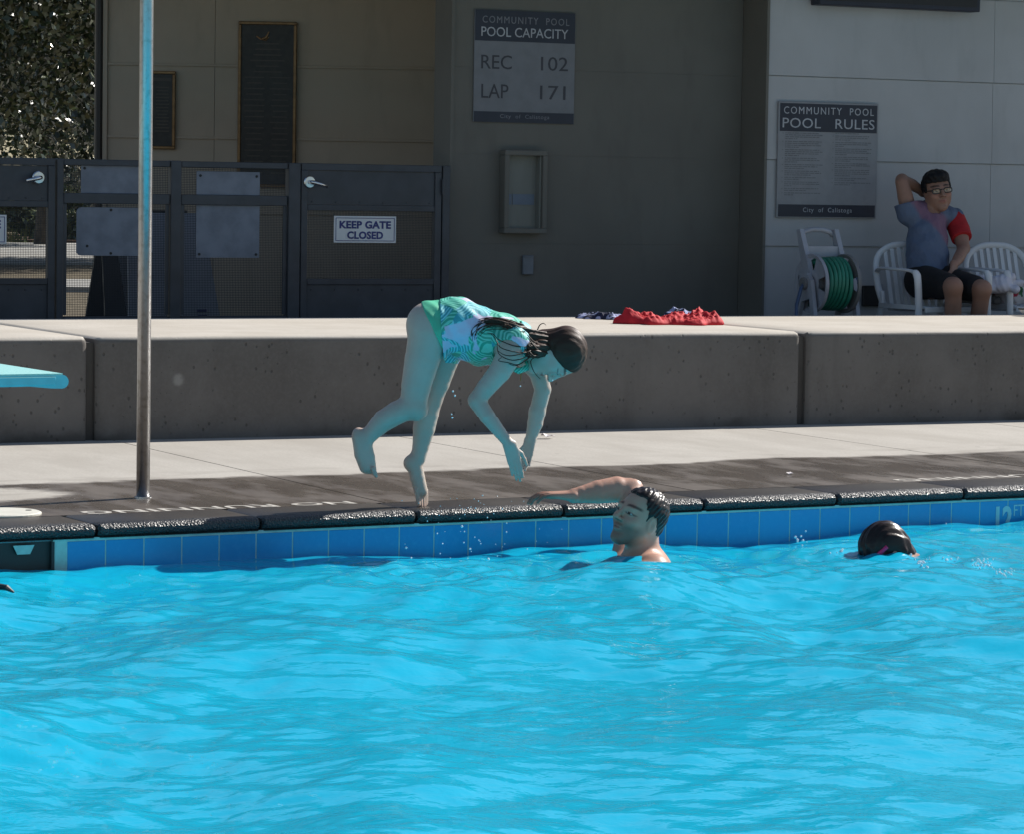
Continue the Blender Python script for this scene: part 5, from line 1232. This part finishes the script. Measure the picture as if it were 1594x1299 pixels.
        b0 = len(V); V += [(x, y, z-.018) for x, y, z in V]; k = n+1
        for i in range(n):
            for j in range(n): a = i*k+j; Fc += [(a, a+k, a+k+1, a+1), (b0+a, b0+a+1, b0+a+k+1, b0+a+k)]
        rim = [i*k for i in range(k)]+[n*k+j for j in range(1, k)]+[i*k+n for i in range(n-1, -1, -1)]+[j for j in range(n-1, 0, -1)]
        for a, c in zip(rim, rim[1:]+rim[:1]): Fc.append((a, b0+a, b0+c, c))
        link('seat', seat.add(V, Fc).mesh('seat'), m_, t, smooth=True)
        link('seat_apron', MB().box((-.22, -.245, .375), (.22, -.228, .415), .005).mesh('seat_apron'), m_, t)
        arch = [(-.225, .24, .40), (-.255, .285, .56), (-.235, .325, .72), (-.13, .345, .795), (0, .35, .81), (.13, .345, .795), (.235, .325, .72), (.255, .285, .56), (.225, .24, .40)]
        link('back_frame', sp(arch, .026, 8, .55, (0, 1, .2)).mesh('back_frame'), m_, t, smooth=True)
        for i in range(7):
            u = -.165+i*.055; zt = .795-.9*u*u; yb = .235; yt = .345-.25*u*u
            link('back_slat', MB().extr([(-.0145, -.004), (.0145, -.004), (.0145, .004), (-.0145, .004)], (u, yb, .40), (1, 0, 0), (0, 1, 0), unit((0, yt-yb, zt-.40)), math.hypot(yt-yb, zt-.4)).mesh('back_slat'), m_, t)
        for s in (-1, 1):
            link('armrest', sp([(s*.245, .30, .63), (s*.285, .20, .655), (s*.295, .0, .655), (s*.288, -.16, .65), (s*.283, -.215, .63)], [.022]*33, 8, .5, (0, 0, 1)).mesh('armrest'), m_, t, smooth=True)
            link('leg', MB().tube(cr([(s*.283, -.205, .645), (s*.282, -.235, .60), (s*.272, -.24, .42), (s*.285, -.265, .0)]), [.030, .030, .030, .032]+[.03]*9, 8, .62).mesh('leg'), m_, t, smooth=True)
            link('leg', MB().tube(cr([(s*.235, .26, .50), (s*.240, .25, .40), (s*.265, .30, .15), (s*.285, .335, .0)]), .028, 8, .7).mesh('leg'), m_, t, smooth=True)
            link('arm_brace', MB().box((s*.262-.006, -.20, .395), (s*.262+.006, .24, .425)).mesh('arm_brace'), m_, t)
        return t
    def cr(P_, n=4):
        P_ = [np.array(p, float) for p in P_]; out = []; k = len(P_)
        for i in range(k-1):
            p0, p1, p2, p3 = P_[max(i-1, 0)], P_[i], P_[i+1], P_[min(i+2, k-1)]
            for t_ in np.linspace(0, 1, n, endpoint=False): out.append(.5*((2*p1)+(-p0+p2)*t_+(2*p0-5*p1+4*p2-p3)*t_*t_+(-p0+3*p1-3*p2+p3)*t_**3))
        return out+[P_[-1]]
    XC = PY(1430, 450, 17.58)[0]+.275
    chair('white plastic armchair the boy sits in', XC, 17.82, 0.)
    X2 = XC+.55+.19
    chair('white plastic armchair heaped with towels at the right edge', X2, 17.84, 0.)
    # soft heaps
    def heap(name, c, size, h, m_, label, cat, seed, res=.008, k=26, squash=1., group=None):
        r = np.random.default_rng(seed); t = empty(name, tuple(c), 0., label, cat, group); sx, sy = size
        Fd = Field((-sx/2-.06, -sy/2-.06, -.01), (sx/2+.06, sy/2+.06, h*1.6+.05), res)
        for i in range(k):
            a = r.uniform(0, 6.28); q = np.array((r.uniform(-.42, .42)*sx, r.uniform(-.40, .40)*sy, 0)); hh = h*r.uniform(.35, 1.)*(1-.7*(q[0]/sx*2)**2); d = np.array((math.cos(a), math.sin(a)*.7, 0))*r.uniform(.04, .11)
            z = max(hh*.55, .012); Fd.cone(q-d+(0, 0, z*.6), q+d+(0, 0, z+r.uniform(-.3, .5)*h*.3), r.uniform(.016, .03)*squash, r.uniform(.014, .028)*squash, .022)
        X, Y, Z = Fd.grid(); Fd.f = (Fd.f+.006*np.abs(np.sin(X*55+3*np.sin(Y*30)+Z*40))-.003).astype(np.float32); Fd.clip((.0005-Z).astype(np.float32)+0*X+0*Y, .002)
        o = cloth_obj('folds', Fd, m_, t); return t
    M['towel'] = simple('white_towel', (.62, .62, .70), .95, .06, 10., .5, 220.)
    t1 = NT('floral_fabric'); tc = t1.n('TexCoord').outputs['Object']; n1 = t1.noise(11., tc, 2.); n2 = t1.noise(14., t1.scale(tc, 1.3, .8, 1.), 2., .5, 1.)
    c = t1.mix(t1.ramp(n1, .56, .6), (.55, .54, .56), (.42, .03, .06)); c = t1.mix(t1.ramp(n2, .60, .64), c, (.04, .16, .06)); M['floral'] = t1.done(t1.pbr(c, .8))
    sz = FZ+.43; q = PY(1541, 408, 17.66); heap('towel', (q[0]+.01, 17.70, FZ+.50), (.34, .28), .19, M['towel'], 'crumpled white towel over the chair arm beside the boy', 'towel', 4, .007, 26, 1.5)
    q = PY(1580, 430, 17.8); heap('beach_bag', (q[0]+.02, 17.80, sz-.005), (.34, .26), .24, M['floral'], 'floral printed fabric bag on the right hand chair', 'bag', 8, .008, 34, 2.0)
    q = PY(1520, 418, 17.9); heap('dark_bundle', (q[0], 17.83, sz-.005), (.16, .2), .10, M['pldark'], 'dark bundle wedged between boy and white towel', 'bundle', 3, .008, 16, 1.3)
    # clothes on the seat wall
    def crumple(name, px0, px1, y, depth, h, m_, label, cat, seed, fold=1.):
        a = P(px0, y, .523); c = P(px1, y, .523); mid = (a+c)/2; L = np.linalg.norm(c-a); t = empty(name, (mid[0], mid[1], .523), math.atan2(c[1]-a[1], c[0]-a[0]), label, cat)
        n1, n2 = 110, 60; u = np.linspace(-1, 1, n1)[:, None]*np.ones((1, n2)); v = np.linspace(-1, 1, n2)[None]*np.ones((n1, 1)); r = np.random.default_rng(seed)
        ang = np.arctan2(v, u); rim = np.maximum(np.abs(u), np.abs(v)); wob = 1+.16*np.sin(3*ang+r.uniform(0, 6))+.10*np.sin(7*ang+r.uniform(0, 6))+.05*np.sin(13*ang)
        X = u*L/2*np.sqrt(1-.35*v*v)*wob; Y = v*depth/2*np.sqrt(1-.35*u*u)*wob; Z = np.zeros_like(X)
        for i in range(9):
            d = r.uniform(-.5, .5)+(0 if i % 3 else 1.3); f = r.uniform(16, 52)*fold; ph = f*(X*math.cos(d)+Y*math.sin(d))+1.5*np.sin(7*Y+i+4*X); Z += ((.5+.5*np.sin(ph))*.6+.55*(1-np.abs(np.sin(ph*1.9+i)))**1.5)*r.uniform(.5, 1.)
        Z = Z/Z.max(); big = .45+.55*np.clip(np.sin(X*11/L*.6+seed)*.6+.5+.4*np.cos(Y*14+seed), 0, 1.2)
        Z = .003+h*Z*big*np.clip((1-rim)*5, 0, 1)**.5*1.35+.006*np.clip((1-rim)*8, 0, 1)
        Y = Y+.25*Z; co = np.stack([X, Y, Z], -1).reshape(-1, 3); i = np.arange(n1*n2).reshape(n1, n2); q = np.stack([i[:-1, :-1], i[1:, :-1], i[1:, 1:], i[:-1, 1:]], -1).reshape(-1, 4)
        o = np_obj('cloth', co, q, m_, t, True); md = o.modifiers.new('thickness', 'SOLIDIFY'); md.thickness = .003; return t, L
    M['redshort'] = simple('red_fabric', (.55, .012, .022), .75, .1, 30., .3, 160.)
    t1 = NT('navy_white_fabric'); tc = t1.n('TexCoord').outputs['Object']; n1 = t1.noise(16., t1.scale(tc, .6, 1.6, 1.), 1., .5, .8); M['navywhite'] = t1.done(t1.pbr(t1.mix(t1.ramp(n1, .50, .54), (.012, .016, .05), (.36, .40, .62)), .8))
    crumple('shorts', 976, 1117, 504, .40, .070, M['redshort'], 'crumpled red shorts lying on the seat wall', 'shorts', 5, 1.)
    crumple('swim_shirt', 908, 982, 496, .30, .032, M['navywhite'], 'navy and white garment lying left of the red shorts', 'garment', 9, 1.2)
    crumple('folded_cloth', 1040, 1078, 494, .2, .05, M['navywhite'], 'navy cloth peeping out behind the red shorts', 'cloth', 2, 1.)
    # white cap edge at the right end of the wall
    q = P(1594, 491, .523); t = empty('small_dish', (q[0]+.02, q[1]-.06, .523), 0., 'small white rimmed object on the seat wall at the right edge', 'dish')
    link('bowl', MB().lathe([(.04, .0), (.06, .02), (.085, .045), (.09, .047), (.086, .040), (.06, .014), (.035, .008)], n=28).mesh('bowl'), M['white'], t, smooth=True); link('rim_band', MB().lathe([(.0905, .041), (.0915, .045), (.0905, .049)], n=28).mesh('rim_band'), M['black'], t)
    # loose bits on the deck
    M['petal'] = simple('pale_petal', (.72, .66, .66), .7)
    for i, (x, y, s_, lb) in enumerate(((852, 684, .05, 'pale crumpled petal on the dry deck beyond the hands'), (947, 664.5, .035, 'white paper scrap at the foot of the seat wall'), (1229, 740, .02, 'white fleck on the wet deck left of the lettering'), (284, 684, .022, 'tiny white scrap at the foot of the wall beside the pole'))):
        q = P(x, y, 0.); rr = random.Random(i); m = MB(); n = 9; V = [(0, 0, s_*.35)]+[(s_*math.cos(a*6.283/n)*rr.uniform(.6, 1.), s_*.7*math.sin(a*6.283/n)*rr.uniform(.6, 1.), s_*rr.uniform(0, .55)) for a in range(n)]
        V += [(x_*.96, y_*.96, z_-.003) for x_, y_, z_ in V]; Fc = [(0, a+1, (a+1) % n+1) for a in range(n)]+[(n+1, n+1+(a+1) % n+1, n+1+a+1) for a in range(n)]+[(a+1, n+1+a+1, n+1+(a+1) % n+1, (a+1) % n+1) for a in range(n)]
        tag(m.add([(x_, y_, z_+.004) for x_, y_, z_ in V], Fc).build('litter_scrap', M['petal'], None, tuple(q)), lb, 'litter', 'pale scraps on the deck')
    # something dark afloat at the left edge
    q = P(2, 927, WATER_Z); m = MB(); m.tube([(-.10, 0, .0), (-.03, .01, .02), (.02, 0, .015), (.045, -.005, .0)], [.01, .022, .018, .006], 8, .6); tag(m.build('floating_leaf', M['black'], None, (q[0], q[1], WATER_Z+.01), (0, 0, -TH)), 'small dark thing afloat at the left edge of the water', 'leaf')
    # drops flung from the girl, plus beads added as sun glints by man and swimmer
    r = np.random.default_rng(8); m = MB(); spots = [(705, 609, .004), (708, 616, .004), (703, 645, .003), (704, 651, .004), (860, 592, .003), (810, 601, .003), (703, 880, .006), (693, 885, .007), (760, 872, .006), (719, 821, .005), (723, 829, .003), (722, 846, .003), (732, 856, .004), (632, 854, .005), (640, 870, .004)]
    for i in range(70):
        x = r.normal(735, 55); y = r.uniform(770, 890); spots.append((x, y, r.uniform(.0012, .0032)))
    spots += [(x+r.normal(0, 9), y+r.normal(0, 5), r.uniform(.0025, .006)) for x, y, k in ((1440, 878, 26), (1530, 880, 30), (1470, 868, 14), (1560, 892, 18), (1300, 860, 8), (1255, 846, 5), (1030, 880, 16), (1010, 895, 8), (1240, 838, 4), (1490, 826, 2)) for _ in range(k)]
    base = P(700, 880, WATER_Z); Zd = float((base-CAM)@fw); V = []; Q = []
    for x, y, s_ in spots:
        c = CAM+ray(x, y)*(Zd+.02 if y > 800 else Zd+.1) if x < 950 else P(x, y, WATER_Z+.02); m.lathe([(s_*.5, -s_*.87), (s_, 0.), (s_*.7, s_*.75), (s_*.2, s_*1.1)], c, (0, 0, 1), 6)
    o = m.build('water_drops_glints', M['drop'], smooth=True); tag(o, 'water drops below the girl, with added glint beads around man and swimmer', 'water drops', None, 'stuff')
build_props()
